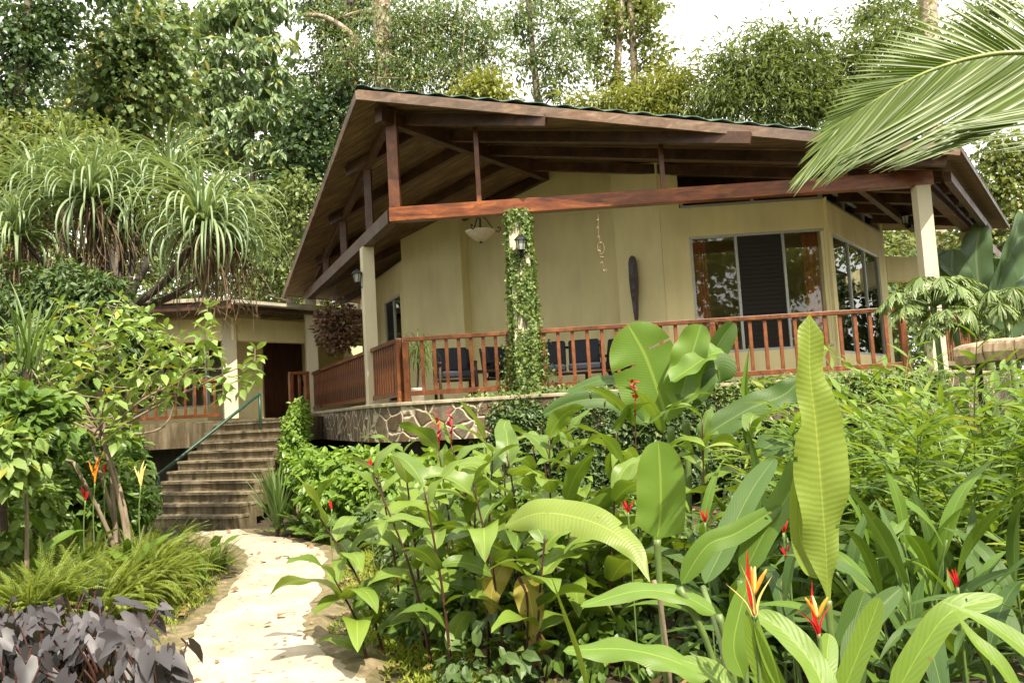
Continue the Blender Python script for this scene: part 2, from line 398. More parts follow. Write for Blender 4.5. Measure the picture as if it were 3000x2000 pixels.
def stonemat():
    m, n, l, b, out = newmat('crazy_paved_stone')
    v = mapped(n, l, (1, 1, 1)); zz = noise(n, l, 2.0, 3, v)
    vv = mixc(n, l, .14, v, zz.outputs['Color'])
    def vor(f):
        t = n.new('ShaderNodeTexVoronoi'); t.feature = f; t.inputs['Scale'].default_value = 4.4; t.inputs['Randomness'].default_value = 1.0; l.new(vv, t.inputs['Vector']); return t
    d, f1 = vor('DISTANCE_TO_EDGE'), vor('F1')
    bw = n.new('ShaderNodeSeparateColor'); l.new(f1.outputs['Color'], bw.inputs[0])
    r = ramp(n, [(0, (.10, .062, .036)), (.35, (.17, .105, .062)), (.7, (.15, .125, .10)), (1, (.24, .17, .10))]); l.new(bw.outputs[0], r.inputs[0])
    st = noise(n, l, 14, 6, mapped(n, l)); r2 = ramp(n, [(.3, (.55, .55, .55)), (.7, (1.15, 1.1, 1.0))]); l.new(st.outputs['Fac'], r2.inputs[0])
    stone = mixc(n, l, 1.0, r.outputs[0], r2.outputs[0], 'MULTIPLY')
    mo = noise(n, l, 2.6, 6, mapped(n, l), .7); mr = ramp(n, [(.54, (0, 0, 0)), (.66, (.7, .7, .7))]); l.new(mo.outputs['Fac'], mr.inputs[0]); stone = mixc(n, l, mr.outputs[0], stone, (.055, .07, .025))
    e = ramp(n, [(.035, (1, 1, 1)), (.062, (0, 0, 0))]); l.new(d.outputs['Distance'], e.inputs[0])
    l.new(mixc(n, l, e.outputs[0], stone, (.47, .40, .285)), b.inputs['Base Color']); b.inputs['Roughness'].default_value = .8
    h = ramp(n, [(.0, (.3, .3, .3)), (.09, (1, 1, 1))]); l.new(d.outputs['Distance'], h.inputs[0]); bump(n, l, b, h.outputs[0], .8, .035)
    return m
M_STONE = stonemat()
def concretemat(name, c0, c1, stain, rough=.85):
    m, n, l, b, out = newmat(name)
    z = noise(n, l, 3.5, 7, mapped(n, l, (1, 1, .45)), .7); r = ramp(n, [(.3, c0), (.7, c1)]); l.new(z.outputs['Fac'], r.inputs[0])
    z2 = noise(n, l, 6, 5, mapped(n, l, (1.4, 1.4, .22))); r2 = ramp(n, [(.42, stain), (.64, (1, 1, 1))]); l.new(z2.outputs['Fac'], r2.inputs[0])
    l.new(mixc(n, l, .9, r.outputs[0], r2.outputs[0], 'MULTIPLY'), b.inputs['Base Color']); b.inputs['Roughness'].default_value = rough
    z3 = noise(n, l, 30, 5, mapped(n, l)); bump(n, l, b, z3.outputs['Fac'], .5, .012)
    return m
M_CEMENT = concretemat('cement_coping', (.34, .29, .21), (.52, .46, .36), (.7, .66, .55))
M_STEP = concretemat('mossy_stair_concrete', (.13, .10, .055), (.24, .19, .12), (.40, .37, .24))
M_DARKCONC = concretemat('shade_dark_concrete', (.05, .045, .038), (.09, .08, .065), (.6, .6, .55))  # the dark void under the decks is put into this concrete's colour
M_ROOF = plain('green_roof_sheet', (.022, .062, .040), .45, .2, .35, 3, .1)
M_ALU = plain('grey_aluminium', (.48, .50, .50), .35, .3, .06, 5, 0)
M_BLACK = plain('black_iron', (.02, .02, .022), .45, .4, .2, 12, .1)
M_LOUVRE = plain('black_louvre', (.006, .006, .007), .5, 0, .2, 5, 0)
M_CURTAIN = plain('brown_curtain_cloth', (.60, .25, .10), .85, 0, .25, 6, .1)
M_CUSHION = plain('dark_blue_cushion', (.012, .016, .026), .7, 0, .3, 10, .15)
M_LOG = plain('dark_log_wood', (.045, .024, .014), .7, 0, .4, 10, .4)
M_GUTTER = plain('cream_gutter', (.50, .47, .36), .55, 0, .18, 4, .05)
M_GREENPIPE = plain('green_painted_pipe', (.022, .066, .042), .4, .1, .25, 9, .05)
M_OLDROOF = concretemat('mossy_old_roof', (.34, .30, .20), (.55, .50, .38), (.55, .5, .38))

def glassmat():
    m, n, l, b, out = newmat('window_glass')
    gl = n.new('ShaderNodeBsdfGlossy'); gl.inputs['Roughness'].default_value = .015; gl.inputs['Color'].default_value = (.95, .97, .95, 1)
    tp = n.new('ShaderNodeBsdfTransparent'); tp.inputs['Color'].default_value = (.92, .93, .92, 1)
    fr = n.new('ShaderNodeFresnel'); fr.inputs['IOR'].default_value = 1.6
    mth = n.new('ShaderNodeMath'); mth.operation = 'MULTIPLY_ADD'; mth.inputs[1].default_value = 1.0; mth.inputs[2].default_value = .005; l.new(fr.outputs[0], mth.inputs[0])
    ms = n.new('ShaderNodeMixShader'); l.new(mth.outputs[0], ms.inputs[0]); l.new(tp.outputs[0], ms.inputs[1]); l.new(gl.outputs[0], ms.inputs[2]); l.new(ms.outputs[0], out.inputs[0])
    return m
M_GLASS = glassmat()

# ------------------------------------------------------------------ plan of the main house
C0 = np.array([-1.64, 12.2]); C1 = np.array([5.98, 11.85]); CL = np.array([-4.77, 19.7]); C2 = np.array([8.75, 15.7])
FD = nrm(C1 - C0); LD = nrm(CL - C0); RD = nrm(C2 - C1)
UD = nrm(FD + LD); ND = np.array([UD[1], -UD[0]])               # ridge direction, and across it towards the right
FN = np.array([FD[1], -FD[0]]); LN = np.array([-LD[1], LD[0]]); RN = np.array([RD[1], -RD[0]])   # outward normals
ZD, ZB = 1.76, 4.42
APEX = np.array([-2.008, 11.6]); ZA, KR = 6.22, .206
def roofz(x, y): return ZA - KR * abs((x - APEX[0]) * ND[0] + (y - APEX[1]) * ND[1])
def sc2(s, c): return APEX + UD * s + ND * c                     # s along the ridge from the apex, c across
def x3(p, z): return np.array([p[0], p[1], z])

house = thing('veranda_house', 'large cream house with a wide timber veranda under a dark green gabled roof', 'house', (1.5, 13.5, ZD))
HB = lambda mb, name, mat, parent=house, **k: mb.build(name, mat, parent, **k)

# deck: stone-clad slab with a cement coping, on a recessed dark base
E0 = C0 + FN * .20 + LN * .20 * 1.2; E1 = C1 + FN * .20 + RN * .1; EL = CL + LN * .22; E2 = C2 + RN * .2 + RD * 3; EB = E2 + np.array([-6, 4]); EBL = EL + np.array([4, 6])
def inset(p, k): c = np.array([2.0, 16.5]); return p + (c - p) * k
cv = lambda a, b, c: [a * (1 - t) ** 2 + 2 * b * t * (1 - t) + c * t * t for t in np.linspace(0, 1, 7)]
rim = [EL] + cv(E0 + LD * 1.2, E0, E0 + FD * 1.2) + cv(E1 - FD * .8, E1, E1 + RD * .8) + [E2, EB, EBL]
mb = MB(); mb.prism([tuple(p) for p in rim], 1.19, ZD - .055); deck = HB(mb, 'deck', M_STONE)
mb = MB(); mb.prism([tuple(p + nrm(p - np.array([2, 16])) * .03) for p in rim], ZD - .054, ZD); HB(mb, 'coping', M_CEMENT, deck, bevel=.012)
mb = MB(); mb.prism([tuple(inset(p, .16)) for p in rim], -.2, 1.188); HB(mb, 'foundation', M_DARKCONC)

# columns
def column(p, z1, w=.215, rot=None, z0=ZD):
    X = np.array([*(FD if rot is None else rot), 0]); Yv = np.array([-X[1], X[0], 0])
    m_ = MB(); m_.box((p[0], p[1], (z0 + z1) / 2), (w, w, z1 - z0), X, Yv); return HB(m_, 'column', M_COLUMN, bevel=.008)
colA = C0 + LD * 1.86; colB = CL - LD * .15
column(colA, ZB - .002, .20, LD); column(colB, ZB - .002, .26, LD)
colI = P(1533, 900, 12.17)[:2]
column(colI, ZB - .002, .29)
column(C1 + FD * .02, ZB - .002, .20); column(C2, ZB - .002, .20, RD)
column(C1 + RD * 9.2, ZB - .002, .2, RD)

# ring beams, king post and short posts up to the roof
BH = .21
def beam(a, b, m_=M_BEAM): 
    k = MB(); k.bar(x3(a, ZB + BH / 2), x3(b, ZB + BH / 2), .16, BH); HB(k, 'beam', m_, bevel=.006)
beam(C0 - FD * .06, C1 + FD * .18); beam(C0 + LD * .09, CL + LD * .3, M_DARKWOOD); beam(C1 + RD * .1, C2 + RD * 6, M_DARKWOOD)  # left beam's unlit face put into the colour as a darker wood
def post(p, w=.1, zt=None, mat=M_DARKWOOD):
    zt = roofz(*p) - .10 if zt is None else zt
    k = MB(); k.box((p[0], p[1], (ZB + BH + .001 + zt) / 2), (w, w, zt - ZB - BH), (*FD, 0), (-FD[1], FD[0], 0)); HB(k, 'post', mat, bevel=.004)
post(C0 + FD * .03, .16, mat=M_RAIL)
for px in (1405, 1947, 2482):
    v = ray(px, 600); t_ = (C0[1] * 1.0) ; d0 = np.array([v[0], v[1]])
    k_ = np.linalg.solve(np.array([d0, -FD]).T, C0 - CAM[:2])[1]; post(C0 + FD * k_, .07, mat=M_RAIL)
for t_ in (1.55, 3.7, 5.6): post(C0 + LD * t_, .12)

# roof frame: ridge beam, rafters each side, sloping beams over the ring beams
def rafter(a, b, za, zb, w=.10, h=.17, name='rafter', mat=M_DARKWOOD):
    k = MB(); k.bar(x3(a, za), x3(b, zb), w, h); return HB(k, name, mat, bevel=.005)
RZ = lambda p: roofz(*p) - .185
rg0, rg1 = sc2(.42, 0), sc2(4.95, 0)
rafter(rg0, rg1, ZA - .24, ZA - .24, .14, .22, 'ridge_beam')
rake = .69
for s in (1.42, 2.60, 3.85, 5.1, 6.4, 7.7):
    c_end = -(s / rake) + .35
    a, b = sc2(s, -.075), sc2(s, max(c_end, -7.3)); rafter(a, b, RZ(a), RZ(b))
def planeA(px, py):
    v = ray(px, py); nx = np.array([KR * ND[0], KR * ND[1], 1.0]); q = np.array([APEX[0], APEX[1], ZA - .185]); t = (q - CAM) @ nx / (v @ nx); return CAM + v * t
for s0, pe in ((.95, (1600, 355)), (2.05, (2199, 405)), (3.1, (2773, 470))):
    b = planeA(*pe); a = sc2(s0, .075); rafter(a, b[:2], RZ(a), RZ(b[:2]))
for s0, s1 in ((4.4, 5.6), (5.7, 6.5), (7.0, 7.6), (8.3, 8.9), (9.6, 10.2)):
    a, b = sc2(s0, .075), sc2(s1, 6.6); rafter(a, b, RZ(a), RZ(b))
rafter(C0 + LD * .15, C0 + LD * 6.9, roofz(*(C0 + LD * .15)) - .22, roofz(*(C0 + LD * 6.9)) - .22, .09, .14)
# purlin-like plates at the right-hand eave
for cc in (5.4, 6.75):
    a, b = sc2(5.0, cc), sc2(10.5, cc); k = MB(); k.bar(x3(a, roofz(*a) - .30), x3(b, roofz(*b) - .30), .1, .14); HB(k, 'purlin', M_DARKWOOD)

# roof skin: corrugated sheet on top, cane lining below, boards along the rakes and eaves
LR, LL = 8.24, 8.97                                   # lengths of the two rakes
RR = np.array([6.231, 11.15]); LE = np.array([-5.418, 19.9])
sR, cR = (RR - APEX) @ UD, (RR - APEX) @ ND; sL, cL = (LE - APEX) @ UD, -(LE - APEX) @ ND
SB = 13.5
def cmax(s, se, ce): return np.where(s < se, np.clip(s, 0, None) / se * ce, np.where(s > SB - se * .4, ce * np.clip((SB + .6 - s) / (se * .4 + .6), .05, 1), ce))
roof = None
for side, se, ce in ((1, sR, cR), (-1, sL, cL)):
    sv = np.arange(0.0, SB + .5, .045); nv = 24
    cm = cmax(sv, se, ce)
    cc = cm[:, None] * np.linspace(0, 1, nv)[None]
    xy = APEX[None, None] + UD * sv[:, None, None] + ND * (side * cc)[..., None]
    lap = .018 * ((cc / 1.9) % 1.0 < .12)
    z = ZA + .058 - KR * cc + .022 * np.sin(sv[:, None] * 2 * pi / .19) + lap
    def sheet(dz): return np.concatenate([xy, (z + dz)[..., None]], -1).reshape(-1, 3)
    i, j = np.meshgrid(np.arange(len(sv) - 1), np.arange(nv - 1), indexing='ij')
    q = np.stack([i * nv + j, i * nv + j + 1, (i + 1) * nv + j + 1, (i + 1) * nv + j], -1).reshape(-1, 4)
    mb = MB(); mb.add(sheet(0), q if side < 0 else q[:, ::-1]); mb.add(sheet(-.012), q[:, ::-1] if side < 0 else q)
    edge = [k for k in range(len(sv) - 1)]
    qe = [(k * nv + nv - 1, (k + 1) * nv + nv - 1, len(xy) * nv + (k + 1) * nv + nv - 1, len(xy) * nv + k * nv + nv - 1) for k in edge]
    mb.Q.append(np.array(qe)); mb.QM.append(np.zeros(len(qe), int))
    o = HB(mb, 'roof', M_ROOF, house if roof is None else house, smooth=True)
    roof = roof or o
    # cane lining, UV in metres across (u) and along (v) so the canes run down the slope
    mb = MB(); Vn = []; uvn = []
    for s in np.linspace(0.02, SB, 60):
        for f in (0, 1):
            c = float(cmax(np.array(s), se, ce)) * f; p = sc2(s, side * c); Vn.append((p[0], p[1], ZA - KR * c - .06)); uvn.append((s, c))
    for f_, dz in ((0, 0), (1, .035)):
        mb.add([(x, y, zz + dz) for x, y, zz in Vn], [(2 * k, 2 * k + 1, 2 * k + 3, 2 * k + 2) for k in range(59)], UV=uvn)
    HB(mb, 'cane_lining', M_CANE)
    e0, e1 = APEX, (RR if side > 0 else LE); e2 = sc2(SB - se * .4, side * ce)
    mb = MB(); mb.bar(x3(e0, ZA - .065), x3(e1, roofz(*e1) - .065), .035, .145); HB(mb, 'fascia', M_FASCIA, bevel=.004)
    mb = MB(); mb.bar(x3(e1, roofz(*e1) - .035), x3(e2, roofz(*e2) - .035), .03, .07); HB(mb, 'fascia', M_DARKWOOD, bevel=.004)

# walls
def wallseg(p, q, z0, z1, th=.14, name='wall', mat=M_PLASTER, parent=house):
    """vertical slab from p to q; z1 None means up to the cane lining"""
    p, q = np.asarray(p), np.asarray(q); d = nrm(q - p); nn = np.array([-d[1], d[0]]) * th
    poly = [tuple(p), tuple(q), tuple(q + nn), tuple(p + nn)]
    zt = [roofz(*a) - .075 for a in poly] if z1 is None else z1
    k = MB(); k.prism(poly, z0, zt); return k.build(name, mat, parent)
cW = sc2(4.95, 0); cWr = sc2(5.18, 0)
wl0, wl1 = sc2(4.95, -3.8), sc2(4.95, -2.17)                     # left piece, proud
wr0, wr1 = sc2(5.18, -2.17), sc2(5.18, 1.62)
wallseg(wl0, wl1, ZD, None, .37)
wallseg(wr0, cWr, ZD, None); wallseg(cWr, wr1, ZD, None)
w30, w31 = sc2(4.86, 1.42), np.array([2.65, 14.15]); wallseg(w30, w31, ZD, None, .3)
W40, W41 = np.array([2.66, 14.15]), np.array([5.42, 14.02]); WD = nrm(W41 - W40); LW = np.linalg.norm(W41 - W40)
def w4(px):
    v = ray(px, 800)[:2]; return np.linalg.solve(np.array([v, -WD]).T, W40 - CAM[:2])[1]
def wp(t): return W40 + WD * t
ta, tb = w4(2027), w4(2432); ZS, ZH, ZC = 2.31, 4.33, 4.83
wallseg(wp(0), wp(ta), ZD, ZC); wallseg(wp(ta), wp(tb), ZD, ZS); wallseg(wp(tb), wp(LW), ZD, ZC)
wallseg(wp(ta), wp(tb), ZH, ZC)
wallseg(wp(0), wp(w4(2004)), ZC, None)
W5D = RD; w5 = lambda t: W41 + W5D * t
wallseg(w5(0), w5(.42), ZD, ZC); wallseg(w5(.42), w5(3.9), ZD, ZS - .1); wallseg(w5(.42), w5(3.9), ZH - .02, ZC); wallseg(w5(3.9), w5(4.5), ZD, ZC)
wallseg(w5(4.5), w5(4.5) + np.array([-5, 4.5]), ZD, None); wallseg(wl0 + LD * 4.2, wl0, ZH - .1, ZC + .05)
wallseg(wl0 + LD * 4.2, wl0 + LD * 1.7, ZD, ZH - .1); wallseg(wl0 + LD * .25, wl0, ZD, ZH - .1); wallseg(wl0 + LD * 1.7, wl0 + LD * .25, ZD, ZD + .12)
wallseg(wl0 + LD * 8 + UD * 2, wl0 + LD * 4.2, ZD, None)
bk = w5(4.5) + np.array([-5, 4.5]); wallseg(bk, wl0 + LD * 8 + UD * 2, ZD, None)
# far porch lintel seen past the right-hand corner
lint0 = w5(4.6); lint1 = C1 + RD * 9.2; wallseg(lint0, lint1, 3.85, 4.38, .2)

# windows: frame, panes, louvre
def window(p, q, z0, z1, splits, parent=house, fw_=.045, glass=M_GLASS, louvre=(), back=.03):
    d = nrm(q - p); L = np.linalg.norm(q - p); up = np.array([0, 0, 1.0]); X = np.array([*d, 0]); Yv = np.array([-d[1], d[0], 0])
    cen = lambda t, z, off=.05: np.array([*(p + d * t), z]) + Yv * off
    k = MB()
    xs = [0] + list(splits) + [L]
    k.box(cen(L / 2, z0 + fw_ / 2), (L, .07, fw_), X, Yv); k.box(cen(L / 2, z1 - fw_ / 2), (L, .07, fw_), X, Yv)
    for x in xs: k.box(cen(min(max(x, fw_ / 2), L - fw_ / 2), (z0 + z1) / 2), (fw_, .066, z1 - z0 - 2 * fw_ - .002), X, Yv)
    w = k.build('window', M_ALU, parent, bevel=.004)
    for a in range(len(xs) - 1):
        if a in louvre:
            k = MB()
            for z in np.arange(z0 + fw_ + .02, z1 - fw_, .075):
                k.box(cen((xs[a] + xs[a + 1]) / 2, z, .055), (xs[a + 1] - xs[a] - fw_ - .006, .012, .085), X, nrm(Yv + up * .25), nrm(up - Yv * .25))
            k.box(cen((xs[a] + xs[a + 1]) / 2, (z0 + z1) / 2, .10), (xs[a + 1] - xs[a] - fw_, .008, z1 - z0 - 2 * fw_), X, Yv)
            k.build('louvre', M_LOUVRE, w)
        else:
            k = MB(); k.box(cen((xs[a] + xs[a + 1]) / 2, (z0 + z1) / 2, back + .02), (xs[a + 1] - xs[a] - fw_ - .004, .006, z1 - z0 - 2 * fw_ - .004), X, Yv); k.build('pane', glass, w)
    return w
window(wp(ta + .004), wp(tb - .004), ZS, ZH, [w4(2163) - ta, w4(2302) - ta], louvre=(1,))
window(wp(w4(2008)), wp(LW), ZC + .003, roofz(*wp(LW)) - .14, [w4(2222) - w4(2008), w4(2430) - w4(2008)])
window(w5(.425), w5(3.895), ZS - .1, ZH - .02, [1.1, 2.3])
window(w5(.01), w5(4.5), ZC + .003, roofz(*w5(4.5)) - .12, [1.5, 3.0])
window(wl0 + LD * 1.69, wl0 + LD * .26, ZD + .12, ZH - .1, [.75], louvre=(0,))
window(wl0 + LD * 4.2, wl0 + LD * .02, ZC + .053, roofz(*(wl0 + LD * 4.2)) - .16, [1.1, 2.2, 3.2])

# railings: top rail, bottom rail, newels, balusters
def railing(a, b, nbal, newels, zt=2.70, bw=.05, boards=False, name='railing', parent=house, zd=ZD, skip=None):
    a, b = np.asarray(a), np.asarray(b); d = nrm(b - a); L = np.linalg.norm(b - a); X = np.array([*d, 0]); Yv = np.array([-d[1], d[0], 0])
    k = MB(); k.bar(x3(a, zt - .03), x3(b, zt - .03), .09, .06); r = k.build(name, M_RAIL, parent, bevel=.006)
    k = MB(); k.bar(x3(a, zd + .12), x3(b, zd + .12), .06, .07); k.build('bottom_rail', M_RAIL, r, bevel=.004)
    for t in newels:
        p = a + d * t; k = MB(); k.box((p[0], p[1], (zd + zt - .062) / 2), (.085, .085, zt - .064 - zd), X, Yv); k.build('newel', M_RAIL, r, bevel=.004)
    first = None
    for t in np.linspace(L / nbal / 2, L - L / nbal / 2, nbal):
        if any(abs(t - n_) < .07 for n_ in newels) or (skip and skip[0] < t < skip[1]): continue
        p = a + d * t
        if first is None:
            k = MB(); z0_, z1_ = zd + .156, zt - .062
            k.box((p[0], p[1], (z0_ + z1_) / 2), (bw, .03, z1_ - z0_), X, Yv); first = k.build('baluster', M_RAIL, r, bevel=.003); fp = p
        else:
            o = first.copy(); COL.objects.link(o); o.parent = r; o.location = (p[0] - fp[0], p[1] - fp[1], 0)
    return r
tI = (colI - C0) @ FD
railing(C0 + FD * .05, C0 + FD * (tI - .16), 9, [.03])
tE = (P(2662, 950, 11.86)[:2] - C0) @ FD
railing(C0 + FD * (tI + .16), C0 + FD * tE, 25, [(P(2052, 950, 12)[:2] - C0) @ FD - tI, tE - tI - .25])
railing(C0 + LD * .06, colA - LD * .11, 11, [.05], bw=.06)
railing(colA + LD * .11, colB - LD * .14, 34, [], bw=.06)
railing(C1 + RD * .2, C2 - RD * .12, 17, [])
# ------------------------------------------------------------------ ground, path, stairs
def groundz(x, y): return -.03 + .05 * np.sin(x * .7 + 1) * np.sin(y * .6) + np.clip((np.asarray(y) - 20) * .03, 0, 1.2) + np.where((x > -3.2) & (y > 11), np.clip((y - 11) * .12, 0, .35), 0)
def grassmat():
    m, n, l, b, out = newmat('garden_soil')
    z = noise(n, l, 1.3, 7, mapped(n, l), .7); z2 = noise(n, l, 18, 6, mapped(n, l), .7)
    r = ramp(n, [(.3, (.045, .032, .018)), (.5, (.085, .062, .034)), (.62, (.07, .10, .025)), (.8, (.10, .15, .03))]); l.new(z.outputs['Fac'], r.inputs[0])
    r2 = ramp(n, [(.3, (.45, .45, .45)), (.7, (1.3, 1.3, 1.2))]); l.new(z2.outputs['Fac'], r2.inputs[0])
    l.new(mixc(n, l, 1.0, r.outputs[0], r2.outputs[0], 'MULTIPLY'), b.inputs['Base Color']); b.inputs['Roughness'].default_value = .95
    bump(n, l, b, z2.outputs['Fac'], 1.0, .05)
    return m
gx = np.concatenate([[-400, -150, -60, -30], np.arange(-16, 16.1, .4), [30, 60, 150, 400]]); gy = np.concatenate([[-200, -60, -20, -8], np.arange(-2, 26.1, .4), [40, 70, 150, 400, 800]])
X_, Y_ = np.meshgrid(gx, gy, indexing='ij'); Z_ = groundz(X_, Y_)
i, j = np.meshgrid(np.arange(len(gx) - 1), np.arange(len(gy) - 1), indexing='ij'); w_ = len(gy)
mb = MB(); mb.add(np.stack([X_, Y_, Z_], -1), np.stack([i * w_ + j, (i + 1) * w_ + j, (i + 1) * w_ + j + 1, i * w_ + j + 1], -1).reshape(-1, 4))
tag(mb.build('ground', grassmat(), smooth=True), kind='structure')

def pathmat():
    m, n, l, b, out = newmat('pale_pebbled_concrete')
    z = noise(n, l, 2.2, 6, mapped(n, l), .65); r = ramp(n, [(.3, (.30, .245, .17)), (.65, (.54, .46, .345))]); l.new(z.outputs['Fac'], r.inputs[0])
    v = n.new('ShaderNodeTexVoronoi'); v.inputs['Scale'].default_value = 13; l.new(mapped(n, l), v.inputs['Vector'])
    e = ramp(n, [(.20, (1, 1, 1)), (.30, (0, 0, 0))]); l.new(v.outputs['Distance'], e.inputs[0])
    sp = n.new('ShaderNodeSeparateColor'); l.new(v.outputs['Color'], sp.inputs[0]); th = ramp(n, [(.62, (0, 0, 0)), (.66, (1, 1, 1))]); l.new(sp.outputs[1], th.inputs[0])
    f = mixc(n, l, 1.0, e.outputs[0], th.outputs[0], 'MULTIPLY')
    col = mixc(n, l, mixc(n, l, 1.0, f, (.75, .75, .75), 'MULTIPLY'), r.outputs[0], (.14, .105, .07))
    l.new(col, b.inputs['Base Color']); b.inputs['Roughness'].default_value = .8
    z2 = noise(n, l, 25, 5, mapped(n, l)); bump(n, l, b, z2.outputs['Fac'], .3, .01)
    return m
ZP = .035
pl = [PZ(*a, ZP) for a in ((560, 2200), (542, 2000), (530, 1900), (545, 1850), (585, 1800), (650, 1730), (700, 1665), (715, 1625), (670, 1590), (600, 1570), (560, 1558))]
pr = [PZ(*a, ZP) for a in ((1150, 2200), (1090, 2000), (1040, 1950), (965, 1890), (915, 1835), (925, 1765), (955, 1700), (960, 1640), (945, 1598), (830, 1572), (690, 1548))]
A_, B_ = spline(pl, 60), spline(pr, 60)
A_[:, :2] += .05 * rng.normal(size=(60, 2)) * .5; B_[:, :2] += .05 * rng.normal(size=(60, 2)) * .5
mb = MB(); nx_ = 10; V = np.stack([A_ * (1 - f) + B_ * f for f in np.linspace(0, 1, nx_)], 1); V[..., 2] = ZP + .008 * rng.normal(size=(60, nx_)); V[:, [0, -1], 2] = .004
i, j = np.meshgrid(np.arange(59), np.arange(nx_ - 1), indexing='ij')
mb.add(V.reshape(-1, 3), np.stack([i * nx_ + j, i * nx_ + j + 1, (i + 1) * nx_ + j + 1, (i + 1) * nx_ + j], -1).reshape(-1, 4))
tag(mb.build('path', pathmat(), smooth=True), kind='structure')
# dusty verge either side of the path
M_VERGE = concretemat('dry_verge_soil', (.16, .12, .065), (.32, .25, .15), (.5, .55, .4))
mb = MB()
for E_, sgn in ((A_, -1), (B_, 1)):
    tng = nrm(np.gradient(E_, axis=0)); side = np.stack([tng[:, 1], -tng[:, 0], 0 * tng[:, 0]], -1) * sgn
    wv_ = .16 + .08 * np.sin(np.arange(60) * .45 + sgn) + .05 * rng.normal(size=60)
    V = np.stack([E_ - side * .05, E_ + side * wv_[:, None] * .6, E_ + side * wv_[:, None] * 1.5], 1); V[..., 2] = np.array([.018, .03, -.05])[None] + .006 * rng.normal(size=(60, 3))
    mb.add(V.reshape(-1, 3), [(a * 3 + k, a * 3 + k + 1, a * 3 + k + 4, a * 3 + k + 3) for a in range(59) for k in (0, 1)])
tag(mb.build('path_verge', M_VERGE, smooth=True), kind='structure')
# edging stones
def stone_mb(c, r, sq=.6):
    u = np.linspace(0, pi, 7); v = np.linspace(0, 2 * pi, 9)[:-1]; V = []
    ax = rng.uniform(.7, 1.3, 3); ph = rng.uniform(0, 6, 3)
    for a in u:
        for b_ in v:
            d = np.array([sin(a) * cos(b_), sin(a) * sin(b_), cos(a)]); k = r * (1 + .22 * sin(3 * d[0] + ph[0]) * cos(2.5 * d[1] + ph[1]) + .1 * sin(5 * d[2] + ph[2]))
            V.append(np.asarray(c) + d * k * ax * np.array([1, 1, sq]))
    n8 = 8; Q = [(i_ * n8 + j_, (i_ + 1) * n8 + j_, (i_ + 1) * n8 + (j_ + 1) % n8, i_ * n8 + (j_ + 1) % n8) for i_ in range(6) for j_ in range(n8)]
    k = MB(); k.add(V, Q); return k
M_EDGE = concretemat('edging_stone', (.20, .15, .10), (.38, .31, .22), (.55, .5, .42))
for E_, sgn, lab, skip in ((A_, -1, 'pale weathered stone edging the left side of the path', 0), (B_, 1, 'pale weathered stone edging the right side of the path', 0)):
    for k in range(2, 58, 3):
        if rng.random() < .6: continue
        tg = nrm(E_[min(k + 1, 59)] - E_[k - 1]); sd = np.array([tg[1], -tg[0], 0]) * sgn
        c = E_[k] + sd * rng.uniform(.02, .16); r = rng.uniform(.025, .06); c[2] = r * .25
        tag(stone_mb(c, r).build('edging_stone', M_EDGE, smooth=True), lab, 'stone', 'stones edging the path')

# stairs
stair = thing('stone_stairs', 'worn mossy concrete stairs climbing from the path to the veranda', 'stairs', (-4.6, 14, 0))
NS = 10
M_TREAD = concretemat('worn_tread_concrete', (.20, .16, .10), (.38, .32, .22), (.5, .47, .36))
Rt = P(852, 1232, 15.5)[:2]; Rb = P(663, 1548, 13.0)[:2]; Lt = P(628, 1236, 16.5)[:2]; Lb = P(330, 1560, 14.0)[:2]
zs = lambda k: 1.62 - .163 * k
for k in range(NS):
    a, b = k / NS, (k + 1) / NS
    r0, l0, r1, l1 = Rt + (Rb - Rt) * a, Lt + (Lb - Lt) * a, Rt + (Rb - Rt) * b, Lt + (Lb - Lt) * b
    fw2 = nrm(np.array([(r1 - l1)[1], -(r1 - l1)[0]]))
    bk_ = -fw2 * .34
    # riser block, back edge sunk under the step above; the underside climbs with the flight
    mb = MB(); nseg = 6
    top = zs(k); bot = max(top - .42, -.1) if k < NS - 1 else -.1
    fr = [l0 + (r0 - l0) * t + fw2 * (.006 * rng.normal()) for t in np.linspace(0, 1, nseg)]
    poly = [tuple(p) for p in fr] + [tuple(r0 + bk_), tuple(l0 + bk_)]
    mb.prism(poly, bot, top - .042); st = mb.build('step', M_STEP, stair, bevel=.01)
    fr2 = [np.array(p) + fw2 * (.028 + .004 * rng.normal()) for p in fr]
    mb = MB(); mb.prism([tuple(p) for p in fr2] + [tuple(r0 + bk_ + FD * .015), tuple(l0 + bk_)], top - .040, top + .004 * rng.normal()); mb.build('tread', M_TREAD, st, bevel=.012)
mb = MB()
land = [tuple(Lt - np.array([.6, -.25])), tuple(Rt + np.array([.1, 0.3])), tuple(Rt + np.array([.5, 3.2])), tuple(Lt + np.array([-1, 3.2]))]
mb.prism(land, 1.2, 1.66); mb.build('landing', M_STEP, stair)
# green handrail
hr = thing('handrail', 'green painted pipe handrail on the left side of the stone stairs', 'handrail', P(760, 1250, 15.6))
t0, t1 = P(760, 1153, 15.6), P(440, 1410, 13.9)
mb = MB(); mb.tube(np.array([t0, t0 * .66 + t1 * .34, t0 * .33 + t1 * .67, t1]), .028, 10); mb.build('rail', M_GREENPIPE, hr, smooth=True)
for a, zb in ((t0, 1.35), (t1 * .93 + t0 * .07, -.1)):
    mb = MB(); mb.tube(np.array([(a[0], a[1], a[2] - .01), (a[0], a[1], (a[2] + zb) / 2), (a[0], a[1], zb)]), .026, 10); mb.build('post', M_GREENPIPE, hr, smooth=True)

